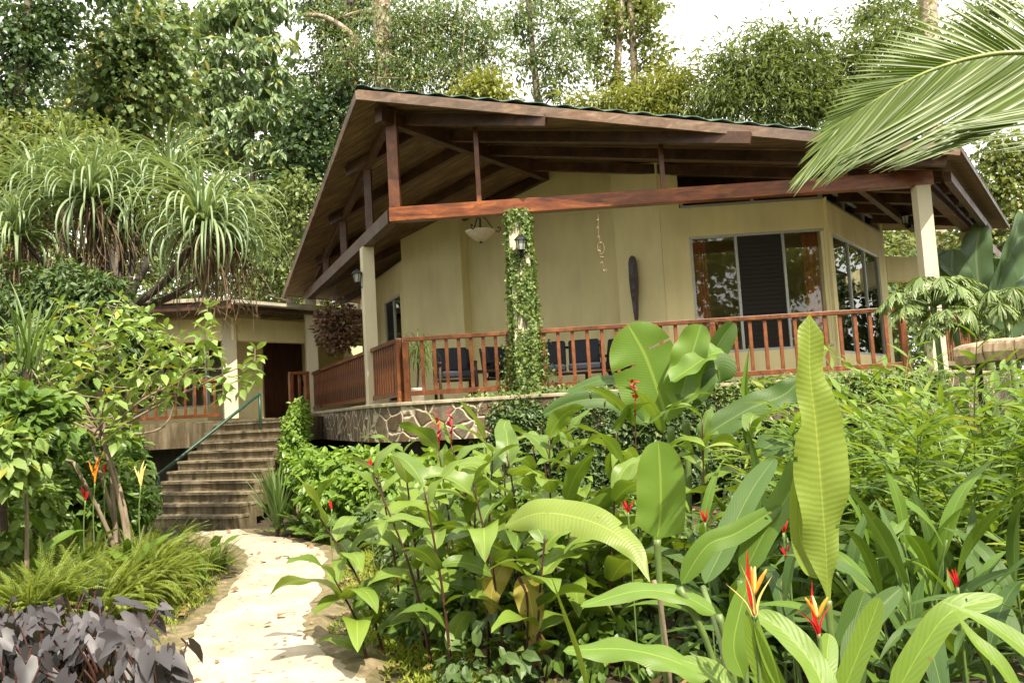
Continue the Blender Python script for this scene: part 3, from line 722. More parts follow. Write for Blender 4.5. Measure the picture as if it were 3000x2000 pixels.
# ------------------------------------------------------------------ the smaller building on the left
cot = thing('cottage', 'smaller cream cottage behind the stairs with a mossy pale roof and white gutter', 'cottage', (-7, 19.5, ZD))
Q0 = np.array([-6.29, 18.5]); QD = np.array([.6, .8]); QR = Q0 + QD * 4.2; QL = Q0 + np.array([-6.5, -.35]); QLd = nrm(QL - Q0)
def cb(mb, name, mat, **k): return mb.build(name, mat, cot, **k)
mb = MB(); mb.box((*Q0, (ZD + 3.94) / 2 - .02), (.30, .30, 3.94 - ZD + .04), (.89, .45, 0), (-.45, .89, 0)); cb(mb, 'column', M_COLUMN, bevel=.01)
mb = MB(); mb.bar(x3(Q0 - QLd * .15, 3.94 - .24 + .001), x3(QL, 3.70), .24, .50); cb(mb, 'lintel', M_PLASTER)
mb = MB(); mb.bar(x3(Q0 + QD * .16, 3.94 - .24), x3(QR + QD, 3.70), .24, .50); cb(mb, 'lintel', M_PLASTER)
for a_, b_ in ((QL + np.array([0, 5.2]), np.array([-3.2, 24.5])), (QL + np.array([-.1, 1.6]), QL + np.array([-.1, 5.2]))): wallseg(a_, b_, 1.7, 4.2, .12, parent=cot)
# low base wall, floor slab
nl = np.array([-QLd[1], QLd[0]]); nl = nl if nl[1] < 0 else -nl; nr = np.array([QD[1], -QD[0]])
fl = [tuple(QL + nl * .35), tuple(Q0 + nl * .35 + nr * .1), tuple(Q0 + nr * .3 + QD * .3), tuple(QR + nr * .3), tuple(QR - nr * 5), tuple(QL - nl * 5)]
mb = MB(); mb.prism(fl, 1.15, 1.70); cb(mb, 'floor_slab', M_STEP)
mb = MB(); mb.prism([tuple(np.array(p) + np.array([.1, .8])) for p in fl], -.1, 1.148); cb(mb, 'foundation', M_DARKCONC)
# inner walls and windows, one metre and a half behind the front line
wq = lambda t: Q0 - nl * 1.5 + QLd * t
wr_ = lambda t: Q0 - nr * 1.2 + QD * t
wallseg(wq(6), wq(4.6), 1.7, 4.4, .15, parent=cot); wallseg(wq(4.6), wq(.5), 1.7, 2.05, .15, parent=cot); wallseg(wq(.5), wq(-.35), 1.7, 4.4, .15, parent=cot); wallseg(wq(4.6), wq(.5), 3.95, 4.4, .15, parent=cot)
window(wq(4.59), wq(.51), 2.05, 3.95, [1.3, 2.6, 3.3], parent=cot)
wallseg(wr_(.2), wr_(1.5), 1.7, 2.1, .15, parent=cot); wallseg(wr_(.2), wr_(4.4), 3.9, 4.4, .15, parent=cot); wallseg(wr_(3.0), wr_(4.4), 1.7, 3.9, .15, parent=cot)
window(wr_(.22), wr_(1.5), 2.1, 3.9, [.05], parent=cot)
mb = MB()
for q in range(8):
    a, b = 1.53 + q * .18, 1.53 + q * .18 + .174
    p, r_ = wr_(a), wr_(b); mb.bar(x3(p + nr * .002 * (q % 2), 2.8), x3(r_ + nr * .002 * (q % 2), 2.8), .05, 2.2)
mb.bar(x3(wr_(1.53) + nr * .03, 2.55), x3(wr_(2.97) + nr * .03, 2.55), .04, .13); cb(mb, 'door', M_DOOR, bevel=.006)
# roof: shallow hip, dark soffit and fascia, gutter on the right-hand stretch
ZE = 4.28
ov = .62
eL, e0_, eR = QL + nl * ov, Q0 + nl * ov + nr * .42, QR + nr * ov + QD * 1.2
bk1, bk2 = QR - nr * 5 + QD * 1.2, QL - nl * 6
rp = [eL, e0_, eR, bk1, bk2]
cen_ = np.array([-8.3, 22.5]); mb = MB(); ridge = [tuple(np.array([-9.5, 21.6])), tuple(np.array([-7.6, 22.6]))]
Vr = [x3(eL, ZE), x3(e0_, ZE), x3(eR, ZE - .02), x3(bk1, ZE), x3(bk2, ZE), np.array([-9.6, 22.6, ZE + .62]), np.array([-6.9, 23.2, ZE + .62])]
mb.add(Vr, [(0, 1, 6, 5), (1, 2, 3, 6)], [(3, 4, 6), (4, 5, 6), (4, 0, 5)]); mb.add([v - np.array([0, 0, .05]) for v in Vr[:5]], None, [(0, 2, 1), (0, 3, 2), (0, 4, 3)]); cb(mb, 'roof', M_OLDROOF)
for a, b, m_ in ((eL, e0_, M_DARKWOOD), (e0_, eR, M_DARKWOOD)):
    mb = MB(); mb.bar(x3(a, ZE - .15), x3(b, ZE - .15), .05, .16); cb(mb, 'fascia', m_)
gN2 = np.array([*nl, 0]); mb = MB(); mb.bar(x3(eL, ZE - .03) + gN2 * .04, x3(e0_, ZE - .03) + gN2 * .04, .10, .085); cb(mb, 'gutter', M_OLDROOF, bevel=.01)
gN = np.array([*nr, 0]); mb = MB(); sec = [(.0, .0), (.0, -.10), (.03, -.12), (.08, -.12), (.115, -.09), (.12, -.01), (.135, .0)]
Vg = []
for t in (0, 1):
    p = e0_ * (1 - t) + eR * t
    for o_, z in sec: Vg.append(x3(p, ZE - .03 + z) + gN * (o_ + .03))
mb.add(Vg, [(k, k + 1, len(sec) + k + 1, len(sec) + k) for k in range(len(sec) - 1)]); cb(mb, 'gutter', M_GUTTER)
railing(QL + nl * .12, Q0 - QLd * -.2 + nl * .12, 30, [], zt=2.62, parent=cot, zd=1.70)
railing(P(848, 1120, 17.6)[:2], P(905, 1115, 17.9)[:2], 3, [.03, .40], zt=2.63, parent=house, zd=1.70)
# ------------------------------------------------------------------ things on and around the veranda
M_FROST = plain('frosted_glass', (.62, .56, .42), .4, 0, .12, 9, 0)
M_LAMPGLASS = plain('dusty_lamp_glass', (.42, .43, .38), .15, 0, .15, 9, 0)
M_CERAMIC = plain('white_ceramic', (.75, .73, .68), .25, 0, .05, 5, 0)
M_SHELL = plain('sea_shell', (.30, .20, .13), .4, 0, .5, 60, .2)
M_TWINE = plain('twine', (.25, .18, .1), .9, 0, .2, 20, 0)
M_CARVE = plain('grey_carved_wood', (.085, .085, .105), .6, 0, .5, 14, .4)
M_CARVE2 = plain('brown_carved_wood', (.07, .045, .035), .6, 0, .4, 14, .3)

# pendant bowl lamp
pc = P(1408, 684, 14.0)
lamp = thing('pendant_lamp', 'frosted bowl pendant lamp on scrolled iron arms under the veranda roof', 'lamp', pc)
mb = MB(); mb.lathe(pc + [0, 0, -.12], [(.0, -.02), (.05, -.015), (.13, .03), (.20, .095), (.245, .15), (.262, .165), (.25, .165), (.19, .10), (.05, .01), (0, .005)], 28); mb.build('lamp_shade', M_FROST, lamp, smooth=True)
mb = MB()
zt_ = float(roofz(pc[0], pc[1])) - .1
mb.tube([pc + [0, 0, -.15], pc + [0, 0, .1], pc + [0, 0, .33], (pc[0], pc[1], zt_)], [.016, .02, .016, .014], 8)
mb.lathe(pc + [0, 0, -.175], [(0, 0), (.022, .01), (.03, .03), (.012, .05), (0, .055)], 10); mb.lathe(pc + [0, 0, .28], [(.015, 0), (.035, .02), (.035, .05), (.015, .09)], 10)
for a in (0.1, 0.1 + 2 * pi / 3, .1 + 4 * pi / 3):
    d = np.array([cos(a), sin(a), 0])
    mb.tube(spline([pc + [0, 0, .30], pc + d * .10 + [0, 0, .25], pc + d * .19 + [0, 0, .11], pc + d * .27 + [0, 0, .03], pc + d * .33 + [0, 0, .035], pc + d * .345 + [0, 0, .085], pc + d * .31 + [0, 0, .10], pc + d * .295 + [0, 0, .075]], 22), .009, 6)
mb.build('arm', M_BLACK, lamp, smooth=True)

def wall_lantern(c, label, out):
    out = nrm(np.array(out)); t = thing('wall_lantern', label, 'lantern', c)
    mb = MB(); mb.lathe(c, [(.0, .135), (.012, .13), (.02, .115), (.05, .10), (.095, .055), (.10, .045), (.09, .043), (.07, .04)], 6)
    mb.lathe(c, [(.0, -.19), (.014, -.17), (.028, -.14), (.016, -.125), (.05, -.115), (.058, -.10), (.05, -.095), (0, -.095)], 6)
    for a in range(6):
        d = np.array([cos(a * pi / 3), sin(a * pi / 3), 0]); mb.tube([c + d * .056 + [0, 0, -.10], c + d * .066, c + d * .076 + [0, 0, .045]], .006, 5)
    mb.tube(spline([c - [0, 0, .14], c - out * .06 - [0, 0, .19], c - out * .12 - [0, 0, .12], c - out * .13 - [0, 0, .03]], 12), .011, 6)
    mb.box(c - out * .135 - [0, 0, .07], (.02, .07, .20), out, (-out[1], out[0], 0)); mb.build('housing', M_BLACK, t)
    mb = MB(); mb.lathe(c, [(.0, -.094), (.044, -.094), (.066, .042), (0, .043)], 6); mb.build('glass', M_LAMPGLASS, t)
    return t
lc_ = P(1046, 810, 13.85); wall_lantern(lc_, 'black iron lantern on the bare cream column at the left of the veranda', (lc_[0] - colA[0], lc_[1] - colA[1], 0))
li_ = P(1526, 712, 11.86); wall_lantern(li_, 'black iron lantern on the ivy covered column', (-.05, -1, 0))
lq_ = P(2652, 640, 15.5); wall_lantern(lq_, 'small dark lantern hanging in shade under the roof beside the right column', (-.6, -.5, 0))

# shell mobile hung from the front beam
sm = thing('shell_mobile', 'string of brown and white sea shells hanging from the front beam', 'shell mobile', P(1752, 625, 12.05))
m1 = MB(); m2 = MB(); pts = []
for q, (px, py) in enumerate([(1752, 622), (1753, 648), (1752, 668), (1754, 692), (1758, 712), (1757, 735), (1762, 752), (1764, 772), (1770, 788)]):
    c = P(px, py, 12.05 + .01 * q); pts.append(c)
    if q > 0:
        for e in range(3 if q > 3 else 2):
            cc = c + rng.normal(size=3) * [.014, .012, .014]; k = rng.uniform(.010, .019); V = rng.uniform(.6, 1.4, 3)
            m1 = MB(); m1.lathe(cc, [(0, -k * V[0]), (k * .7, -k * .5), (k, 0), (k * .5, k * .6), (0, k * V[1])], 7); m1.build('shell', M_SHELL, sm, smooth=True)
m2.tube(np.array(pts), .004, 5)
an = np.linspace(0, 2 * pi, 14); rc_ = P(1760, 726, 12.1); m2.tube(rc_ + np.stack([    .05 * np.cos(an), 0 * an, .09 * np.sin(an)], -1), .005, 5)
m2.build('cord', M_TWINE, sm)

# carved board on the wall
wn_ = np.array([-.574 * .0, 0, 0]); cvx = nrm(np.array([w31[0] - w30[0], w31[1] - w30[1]])); fN = np.array([cvx[1], -cvx[0], 0]); X3 = np.array([*cvx, 0])
ct, cbm = P(1853, 750, 14.42), P(1872, 938, 14.40)
carv = thing('carved_board', 'tall narrow dark carved wooden board hanging on the cream wall', 'carving', cbm)
k = MB(); prof = [(0, .015), (.03, .055), (.10, .078), (.35, .086), (.55, .076), (.68, .058), (.85, .045), (1, .028)]
Lc = ct[2] - cbm[2]; V = []
for t, w in prof:
    for sgn, th in ((-1, .0), (-1, .03), (-.4, .05), (.4, .05), (1, .03), (1, 0)): V.append(np.array([ct[0], ct[1], ct[2] - t * Lc]) + X3 * (w * sgn) + fN * th)
Qc = [(r * 6 + q, r * 6 + q + 1, (r + 1) * 6 + q + 1, (r + 1) * 6 + q) for r in range(len(prof) - 1) for q in range(5)]
k.add(V, Qc, [(0, q + 1, q) for q in range(1, 5)]); k.build('board', M_CARVE2, carv)
for t, w, hh in ((.22, .05, .30), (.47, .045, .1), (.6, .035, .06), (.78, .026, .2)):
    k = MB()
    c = np.array([ct[0], ct[1], ct[2] - t * Lc]) + fN * .05; k.box(c, (w * 2, hh, .03), X3, (0, 0, 1), fN); k.build('relief', M_CARVE, carv, bevel=.012)

# log furniture with dark cushions
def log_seat(name, label, c, w, face, cat):
    t = thing(name, label, cat, (c[0], c[1], ZD)); f = np.array([*nrm(np.array(face)), 0]); r = np.array([-f[1], f[0], 0]); b0 = np.array([c[0], c[1], ZD])
    def pt(a, b, z): return b0 + r * a + f * b + np.array([0, 0, z])
    fr = MB(); D = .28
    for s in (-1, 1):
        x = s * w / 2
        for yy, zt in ((D, .58), (-D, .86)):
            lg = MB(); lg.tube([pt(x, yy, 0), pt(x + .01 * s, yy, zt * .5), pt(x, yy - (.08 if yy < 0 else 0), zt)], [.028, .026, .022], 7); lg.build('leg', M_LOG, t, smooth=True)
        fr.tube(spline([pt(x, -D - .04, .6), pt(x * 1.03, 0, .62), pt(x, D + .05, .6)], 7), .025, 7); fr.tube([pt(x, -D, .2), pt(x, D, .2)], .016, 6)
        fr.tube([pt(x, -D, .3), pt(x, 0, .5), pt(x, D, .6)], .012, 6)
    for yy, z in ((D, .34), (-D, .34), (-D - .06, .78), (D, .16)): fr.tube([pt(-w / 2, yy, z), pt(w / 2, yy, z)], .022, 7)
    fr.build('frame', M_LOG, t, smooth=True)
    n = max(1, round(w / .6))
    for q in range(n):
        x = -w / 2 + w / n * (q + .5)
        k = MB(); k.box(pt(x, .02, .42), (w / n - .05, .52, .12), r, f); k.build('seat_cushion', M_CUSHION, t, smooth=False, bevel=.035)
        tilt = nrm(np.array([0, 0, 1]) - f * .22); k = MB(); k.box(pt(x, -.25, .68), (w / n - .05, .13, .42), r, np.cross(tilt, r), tilt); k.build('back_cushion', M_CUSHION, t, bevel=.04)
    return t
g_ = P(1335, 1120, 13.7); log_seat('log_armchair', 'dark log armchair with navy cushions behind the railing beside the potted plant', g_, .58, (.25, -1), 'armchair')
g_ = P(1490, 1120, 14.1); log_seat('log_armchair', 'dark log armchair with navy cushions mostly hidden behind the ivy covered column', g_, .56, (.7, -.7), 'armchair')
g_ = P(1665, 1110, 13.55); log_seat('log_sofa', 'two seat dark log sofa with navy cushions right of the ivy covered column', g_, 1.12, (-.1, -1), 'sofa')
g_ = P(1792, 1110, 13.7); log_seat('log_armchair', 'dark log armchair at the right end of the sofa behind big banana leaves', g_, .56, (-.75, -.65), 'armchair')
tb_ = P(1425, 1110, 13.9); tbl = thing('log_table', 'low dark log side table between the two armchairs', 'table', (tb_[0], tb_[1], ZD))
k = MB(); k.box((tb_[0], tb_[1], ZD + .46), (.5, .4, .04)); k.build('tabletop', M_LOG, tbl, bevel=.01)
for sx in (-1, 1):
    for sy in (-1, 1):
        k = MB(); k.tube([(tb_[0] + .2 * sx, tb_[1] + .15 * sy, ZD + .438), (tb_[0] + .21 * sx, tb_[1] + .16 * sy, ZD + .2), (tb_[0] + .2 * sx, tb_[1] + .15 * sy, ZD)], .02, 7); k.build('leg', M_LOG, tbl, smooth=True)

# curtains just inside the glass
def curtain(t0_, t1_, label):
    n_ = 60; k = MB(); V = []
    for q in range(n_):
        f = q / (n_ - 1); p = wp(t0_ + (t1_ - t0_) * f) + np.array([-WD[1], WD[0]]) * (.13 + .03 * sin(f * 34) + .015 * sin(f * 71))
        for z in (ZS - .3, 3.2, ZH - .03): V.append((p[0], p[1], z))
    k.add(V, [(q * 3 + e, q * 3 + e + 1, q * 3 + e + 4, q * 3 + e + 3) for q in range(n_ - 1) for e in (0, 1)])
    tag(k.build('curtain', M_CURTAIN, smooth=True), label, 'curtain')
curtain(ta + .01, w4(2078), 'narrow brown curtain gathered at the left edge of the sliding window')
curtain(w4(2362), tb - .01, 'brown curtain hanging at the right edge of the sliding window')
# yellow box behind the left pane
yb = P(2110, 1010, 14.9); ybx = thing('yellow_box', 'yellow and orange box standing inside the left window pane', 'box', (yb[0], yb[1], 2.25))
k = MB(); k.box((yb[0], yb[1], 2.42), (.55, .3, .36)); k.build('body', plain('yellow_card', (.62, .36, .03), .6, 0, .2, 5, 0), ybx, bevel=.01)
k = MB(); k.box((yb[0] + .06, yb[1] - .152, 2.44), (.16, .006, .2)); k.build('panel', plain('blue_card', (.08, .10, .2), .6, 0, .2, 5, 0), ybx)
k = MB(); k.box((yb[0], yb[1], 2.0), (.7, .4, .48)); tag(k.build('cabinet', M_DARKWOOD, bevel=.01), 'dark low cabinet under the yellow box inside the window', 'cabinet')

# potted grass on the deck beside the corner of the railing
pp = P(1223, 1140, 13.0)
pot = thing('potted_plant', 'white pot with long drooping grassy leaves behind the corner of the railing', 'potted plant', (pp[0], pp[1], ZD))
k = MB(); k.lathe((pp[0], pp[1], ZD), [(0, 0), (.09, 0), (.115, .2), (.125, .22), (.11, .22), (.1, .18), (0, .17)], 18); k.build('pot', M_CERAMIC, pot, smooth=True)
k = MB(); N = 110; ps = np.tile([pp[0] + .02, pp[1], ZD + .75], (N, 1)) + rng.normal(size=(N, 3)) * [.07, .07, .12]
ribbons(k, arcs(ps, rng.uniform(0, 6.28, N), rng.uniform(.1, 1.3, N), rng.uniform(.3, .6, N), rng.uniform(1.6, 3.0, N), 8), .010, 'strap')
M_GRASSLEAF = leafmat('grassy_leaf', (.05, .10, .02), (.14, .22, .05), rough=.5)
k.build('foliage', M_GRASSLEAF, pot, smooth=True)
k = MB(); k.tube([(pp[0], pp[1], ZD + .15), (pp[0] + .03, pp[1], ZD + .5), (pp[0] + .02, pp[1], ZD + .8)], .02, 6); k.build('stem', M_LOG, pot)

# hanging basket of dried fern
hb = P(988, 955, 16.6)
hang = thing('hanging_basket', 'hanging basket of dry brown fern under the left eave', 'hanging basket', hb)
k = MB(); k.lathe(hb + [0, 0, -.2], [(0, 0), (.14, .03), (.22, .12), (.25, .2), (.23, .2), (.1, .08), (0, .06)], 14); k.build('basket', M_LOG, hang)
k = MB()
for a in range(3): k.tube([hb + [.22 * cos(a * 2.1), .22 * sin(a * 2.1), 0], hb + [0, 0, .75], (hb[0], hb[1], ZB)], .006, 4)
k.build('wire', M_BLACK, hang)
N = 1500; k = MB(); dd = nrm(rng.normal(size=(N, 3)) + [0, 0, -.25]); rad = rng.uniform(.1, .5, (N, 1)) * np.array([.95, .95, 1.15])
scatter(k, hb + [0, 0, .02] + dd * rad, dd + .6 * rng.normal(size=(N, 3)) - [0, 0, .5], rng.normal(size=(N, 3)), rng.uniform(.06, .13, N), 'diamond', .35)
M_DRYFERN = leafmat('dry_fern', (.07, .03, .018), (.20, .105, .06), (.11, .16, .03), trans=.15, f2=.88)
fo = k.build('foliage', M_DRYFERN, hang)
k = MB(); N = 60; ribbons(k, arcs(np.tile(hb + [0, 0, .1], (N, 1)) + rng.normal(size=(N, 3)) * .06, rng.uniform(0, 6.28, N), rng.uniform(.2, 1.4, N), rng.uniform(.3, .65, N), rng.uniform(1.5, 2.6, N), 7), .008); k.build('frond', M_DRYFERN, hang)

# big sawn log slab at the right
ls0, ls1 = P(2800, 1040, 8.2), P(3080, 1012, 7.4)
slab = thing('log_slab', 'thick sawn log slab with pale split face lying at the right edge', 'log', ls0)
ax = nrm(ls1 - ls0); up = np.array([0, 0, 1.]); sd = nrm(np.cross(up, ax)); L_ = np.linalg.norm(ls1 - ls0)
for q in range(3):
    k = MB(); n_ = 9; V = []
    f0, f1 = q / 3 + .004, (q + 1) / 3 - .004
    for f in np.linspace(f0, f1, n_):
        base = ls0 + ax * L_ * f + np.array([0, 0, .012 * sin(f * 5) + .012 * q])
        for a, b in ((-.02, -.11), (-.05, -.02), (-.035, .05), (-.02, .075), (.1, .10), (.30, .09), (.42, .02), (.35, -.10)):
            V.append(base + sd * a + up * b + rng.normal(size=3) * .0025)
    k.add(V, [(r * 8 + e, r * 8 + (e + 1) % 8, (r + 1) * 8 + (e + 1) % 8, (r + 1) * 8 + e) for r in range(n_ - 1) for e in range(8)], [(0, e, e + 1) for e in range(1, 7)] + [((n_ - 1) * 8, (n_ - 1) * 8 + e + 1, (n_ - 1) * 8 + e) for e in range(1, 7)])
    k.build('slab_piece', woodmat('pale_sawn_wood', (.22, .14, .08), (.42, .30, .19), (.56, .44, .30), .7, (5, 5, .8), 5) if q == 0 else bpy.data.materials['pale_sawn_wood'], slab)
for f in (.1, .9):
    p = ls0 + ax * L_ * f + sd * .2; k = MB(); k.tube([(p[0], p[1], p[2] - .1), (p[0], p[1], .6), (p[0], p[1], -.05)], .03, 9); k.build('support', M_LOG, slab)
# ------------------------------------------------------------------ garden plants
M_CANNA = leafmat('canna_leaf', (.07, .145, .022), (.21, .32, .055), (.42, .34, .06), rough=.38, trans=.32, veins=(90, 1.2, .018))
M_BANANA = leafmat('banana_leaf', (.085, .19, .03), (.19, .32, .05), rough=.46, trans=.38, veins=(260, .30, .022), edge=(.25, .19, .05))
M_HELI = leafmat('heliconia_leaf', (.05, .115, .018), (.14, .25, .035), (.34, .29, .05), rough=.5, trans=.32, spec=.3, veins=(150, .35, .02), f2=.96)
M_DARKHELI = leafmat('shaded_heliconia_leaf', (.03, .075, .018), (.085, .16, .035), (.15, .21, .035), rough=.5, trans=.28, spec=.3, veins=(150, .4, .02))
M_STEM_RED = plain('dark_red_stem', (.055, .020, .014), .45, 0, .4, 20, .1)
M_STEM_GREEN = plain('green_stem', (.12, .18, .045), .45, 0, .25, 14, .1)
M_STEM_BROWN = barkmat('pale_brown_branch', (.14, .10, .065), (.30, .24, .16), 8)
M_RED = plain('red_bract', (.55, .02, .025), .4, 0, .3, 25, .05)
M_YELLOW = plain('yellow_bract', (.74, .62, .22), .45, 0, .25, 25, .05)
M_ORANGE = plain('orange_bract', (.75, .25, .02), .45, 0, .25, 25, .05)

FWD = np.array([0, -1.0, 0])                       # roughly towards the viewer
def blade3(pts, W, face, prof, mat, parent, name='leaf', K=28, nw=4, **k):
    mb = MB(); ribbons(mb, spline(pts, K)[None], W, prof, face=np.asarray(face, float)[None], nw=nw, **k); return mb.build(name, mat, parent, smooth=True)
def leaf_px(px, D, Wpx, face, prof, mat, parent, D1=None, **k):
    """a big leaf whose midrib passes the given places, D metres away at its foot and D1 at its tip"""
    n = len(px); Ds = np.linspace(D, D1 or D, n); pts = [P(a, b, d) for (a, b), d in zip(px, Ds)]
    return blade3(pts, Wpx * (D + (D1 or D)) / 2 / CAM_F, face, prof, mat, parent, **k)
def stalk(pts, r, mat, parent, name='stem'):
    mb = MB(); mb.tube(spline(pts, 14), np.linspace(r, r * .6, 14), 8); return mb.build(name, mat, parent, smooth=True)
def ground_at(p): return np.array([p[0], p[1], float(groundz(p[0], p[1])) - .03])

# --- the tall upright heliconia in the right foreground
f0 = P(2440, 1840, 2.9); tall = thing('tall_heliconia', 'tall heliconia with one huge upright furled pale green leaf in the right foreground', 'plant', ground_at(f0))
M_FURL = leafmat('furled_young_leaf', (.17, .26, .045), (.25, .35, .07), rough=.4, trans=.4, veins=(330, .04, .016))
wpL = ([0, .06, .14, .24, .36, .48, .58, .61, .66, .78, .88, .95, 1.0], [.03, .10, .50, .80, .92, .95, .88, .62, .55, .52, .50, .40, .02]); wpR = ([0, .06, .14, .28, .40, .54, .62, .68, .76, .86, .93, 1.0], [.03, .12, .22, .55, .85, 1.10, .95, .72, .55, .52, .42, .02])
leaf_px([(2428, 1790), (2420, 1620), (2408, 1460), (2390, 1250), (2372, 1080), (2372, 922)], 2.9, 92, (.18, -1, .22), wpL, M_FURL, tall, K=70, nw=7, fold=.36, curl=.25, ripple=.13, nrip=4, tears=[(.30, 1, .72), (.52, -1, .8)], prof2=wpR)
mb = MB(); ribbons(mb, spline([P(2420, 1700, 2.93), P(2350, 1600, 2.95), P(2342, 1450, 2.97), P(2372, 1330, 2.98)], 26)[None], 58 * 2.95 / CAM_F, 'banana', face=np.array([[.75, -1, .1]]), nw=4, fold=.35, curl=.2); mb.build('leaf', M_FURL, tall, smooth=True)
stalk([P(2424, 1765, 2.91), P(2432, 1830, 2.9), ground_at(f0)], .016, M_STEM_GREEN, tall)

# --- big banana clump in mid ground
f1 = P(1990, 1330, 7.2); ban = thing('banana_clump', 'clump of broad green banana leaves in front of the railing', 'plant', ground_at(f1))
BL_ = lambda px, D, W, face, **k: leaf_px(px, D, W, face, k.pop('prof', 'banana'), k.pop('mat', M_BANANA), ban, **k)
BL_([(1960, 1240), (1930, 1150), (1890, 1040), (1840, 950)], 7.2, 98, (-.15, -1, .25), K=50, nw=6, fold=.10, ripple=.06, tears=[(.35, 1, .35), (.62, -1, .3), (.7, 1, .2)], asym=-.12)
BL_([(1985, 1200), (2010, 1110), (2030, 1030), (2055, 950)], 7.0, 58, (-.5, -1, .5), K=36, fold=.35, ripple=.12)
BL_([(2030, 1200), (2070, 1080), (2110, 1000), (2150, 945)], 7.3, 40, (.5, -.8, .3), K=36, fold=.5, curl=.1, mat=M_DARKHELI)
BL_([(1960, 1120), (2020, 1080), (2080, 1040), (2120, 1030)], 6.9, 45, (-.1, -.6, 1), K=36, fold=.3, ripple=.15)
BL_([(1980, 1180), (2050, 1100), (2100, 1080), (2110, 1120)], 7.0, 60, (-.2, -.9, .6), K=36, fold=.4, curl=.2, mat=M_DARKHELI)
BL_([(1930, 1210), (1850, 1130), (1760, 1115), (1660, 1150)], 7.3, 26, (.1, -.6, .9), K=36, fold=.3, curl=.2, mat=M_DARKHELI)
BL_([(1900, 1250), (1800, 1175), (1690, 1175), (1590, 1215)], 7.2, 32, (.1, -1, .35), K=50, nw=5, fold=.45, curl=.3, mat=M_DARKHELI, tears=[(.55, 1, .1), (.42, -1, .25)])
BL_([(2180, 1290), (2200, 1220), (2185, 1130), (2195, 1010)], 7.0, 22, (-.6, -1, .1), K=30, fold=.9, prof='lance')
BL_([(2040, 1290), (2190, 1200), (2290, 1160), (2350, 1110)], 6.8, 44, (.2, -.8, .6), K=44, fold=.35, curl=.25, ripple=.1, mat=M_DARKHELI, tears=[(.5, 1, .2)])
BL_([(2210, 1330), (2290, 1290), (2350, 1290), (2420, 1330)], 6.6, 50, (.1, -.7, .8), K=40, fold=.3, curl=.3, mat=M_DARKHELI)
for a in ((1965, 1250), (2010, 1230), (2060, 1230), (2190, 1300)): stalk([P(*a, 7.15), P(a[0] - 5 + 10, a[1] + 120, 7.2), ground_at(f1 + [.15 * (a[0] - 2000) / 100, 0, 0])], .035, M_STEM_GREEN, ban)

# --- large arching leaves nearer the viewer
def big_plant(label, D, base_px, leaves, mat=M_BANANA, name='banana_plant'):
    b = P(*base_px, D); t = thing(name, label, 'plant', ground_at(b))
    for px, W, face, kw in leaves:
        kw = dict(kw); d0, d1 = kw.pop('D', (D, D)); q = px[0]; nst = kw.pop('nostalk', 0)
        leaf_px(px, d0, W, face, kw.pop('prof', 'banana'), kw.pop('mat', mat), t, D1=d1, K=kw.pop('K', 40), nw=5, **kw)
        if not nst: stalk([P(*q, d0), (P(*q, d0) + b) / 2 + [0, 0, -.1], ground_at(b)], .014 * D / 3, M_STEM_GREEN, t)
    return t
big_plant('broad upright pale green banana leaf standing amid the cannas', 4.6, (1930, 1700), [
    ([(1925, 1580), (1935, 1500), (1935, 1400), (1928, 1290)], 70, (-.1, -1, .25), dict(fold=.18, ripple=.04))])
big_plant('long pale banana leaf arching left across the cannas', 3.9, (1640, 1960), [
    ([(1478, 1540), (1590, 1502), (1740, 1530), (1850, 1600), (1905, 1705)], 58, (.15, -.9, .6), dict(fold=.16, curl=.25, ripple=.10, D=(3.9, 3.5), prof='lance', nostalk=1, tears=[(.62, -1, .5), (.4, 1, .6)]))], M_FURL)
big_plant('low banana leaves arching towards the path from the right foreground', 3.0, (2180, 1990), [
    ([(2105, 1800), (2000, 1745), (1870, 1730), (1700, 1775)], 36, (-.1, -.55, .9), dict(fold=.35, curl=.35, ripple=.12)),
    ([(2090, 1990), (1960, 1930), (1820, 1900), (1650, 1905)], 46, (0, -.5, .95), dict(fold=.25, curl=.35, ripple=.18, D=(2.9, 3.0))),
    ([(1990, 1720), (2070, 1600), (2160, 1560), (2290, 1480)], 34, (-.3, -.9, .4), dict(fold=.35, curl=.2, mat=M_HELI)),
    ([(2170, 1700), (2240, 1560), (2320, 1430), (2370, 1290)], 44, (-.75, -.8, .2), dict(fold=.35, curl=.1, mat=M_HELI)),
    ([(2060, 1720), (2130, 1580), (2200, 1440), (2270, 1340)], 40, (-.5, -.9, .3), dict(fold=.3, curl=.1, mat=M_DARKHELI, D=(3.6, 4.2)))], M_BANANA)
big_plant('rolled young spear leaf rising left of the low banana leaves', 2.8, (1740, 2060), [
    ([(1725, 2050), (1690, 1920), (1650, 1800), (1612, 1680)], 17, (.3, -1, .2), dict(fold=1.1, curl=-.3, prof='lance'))], M_FURL)

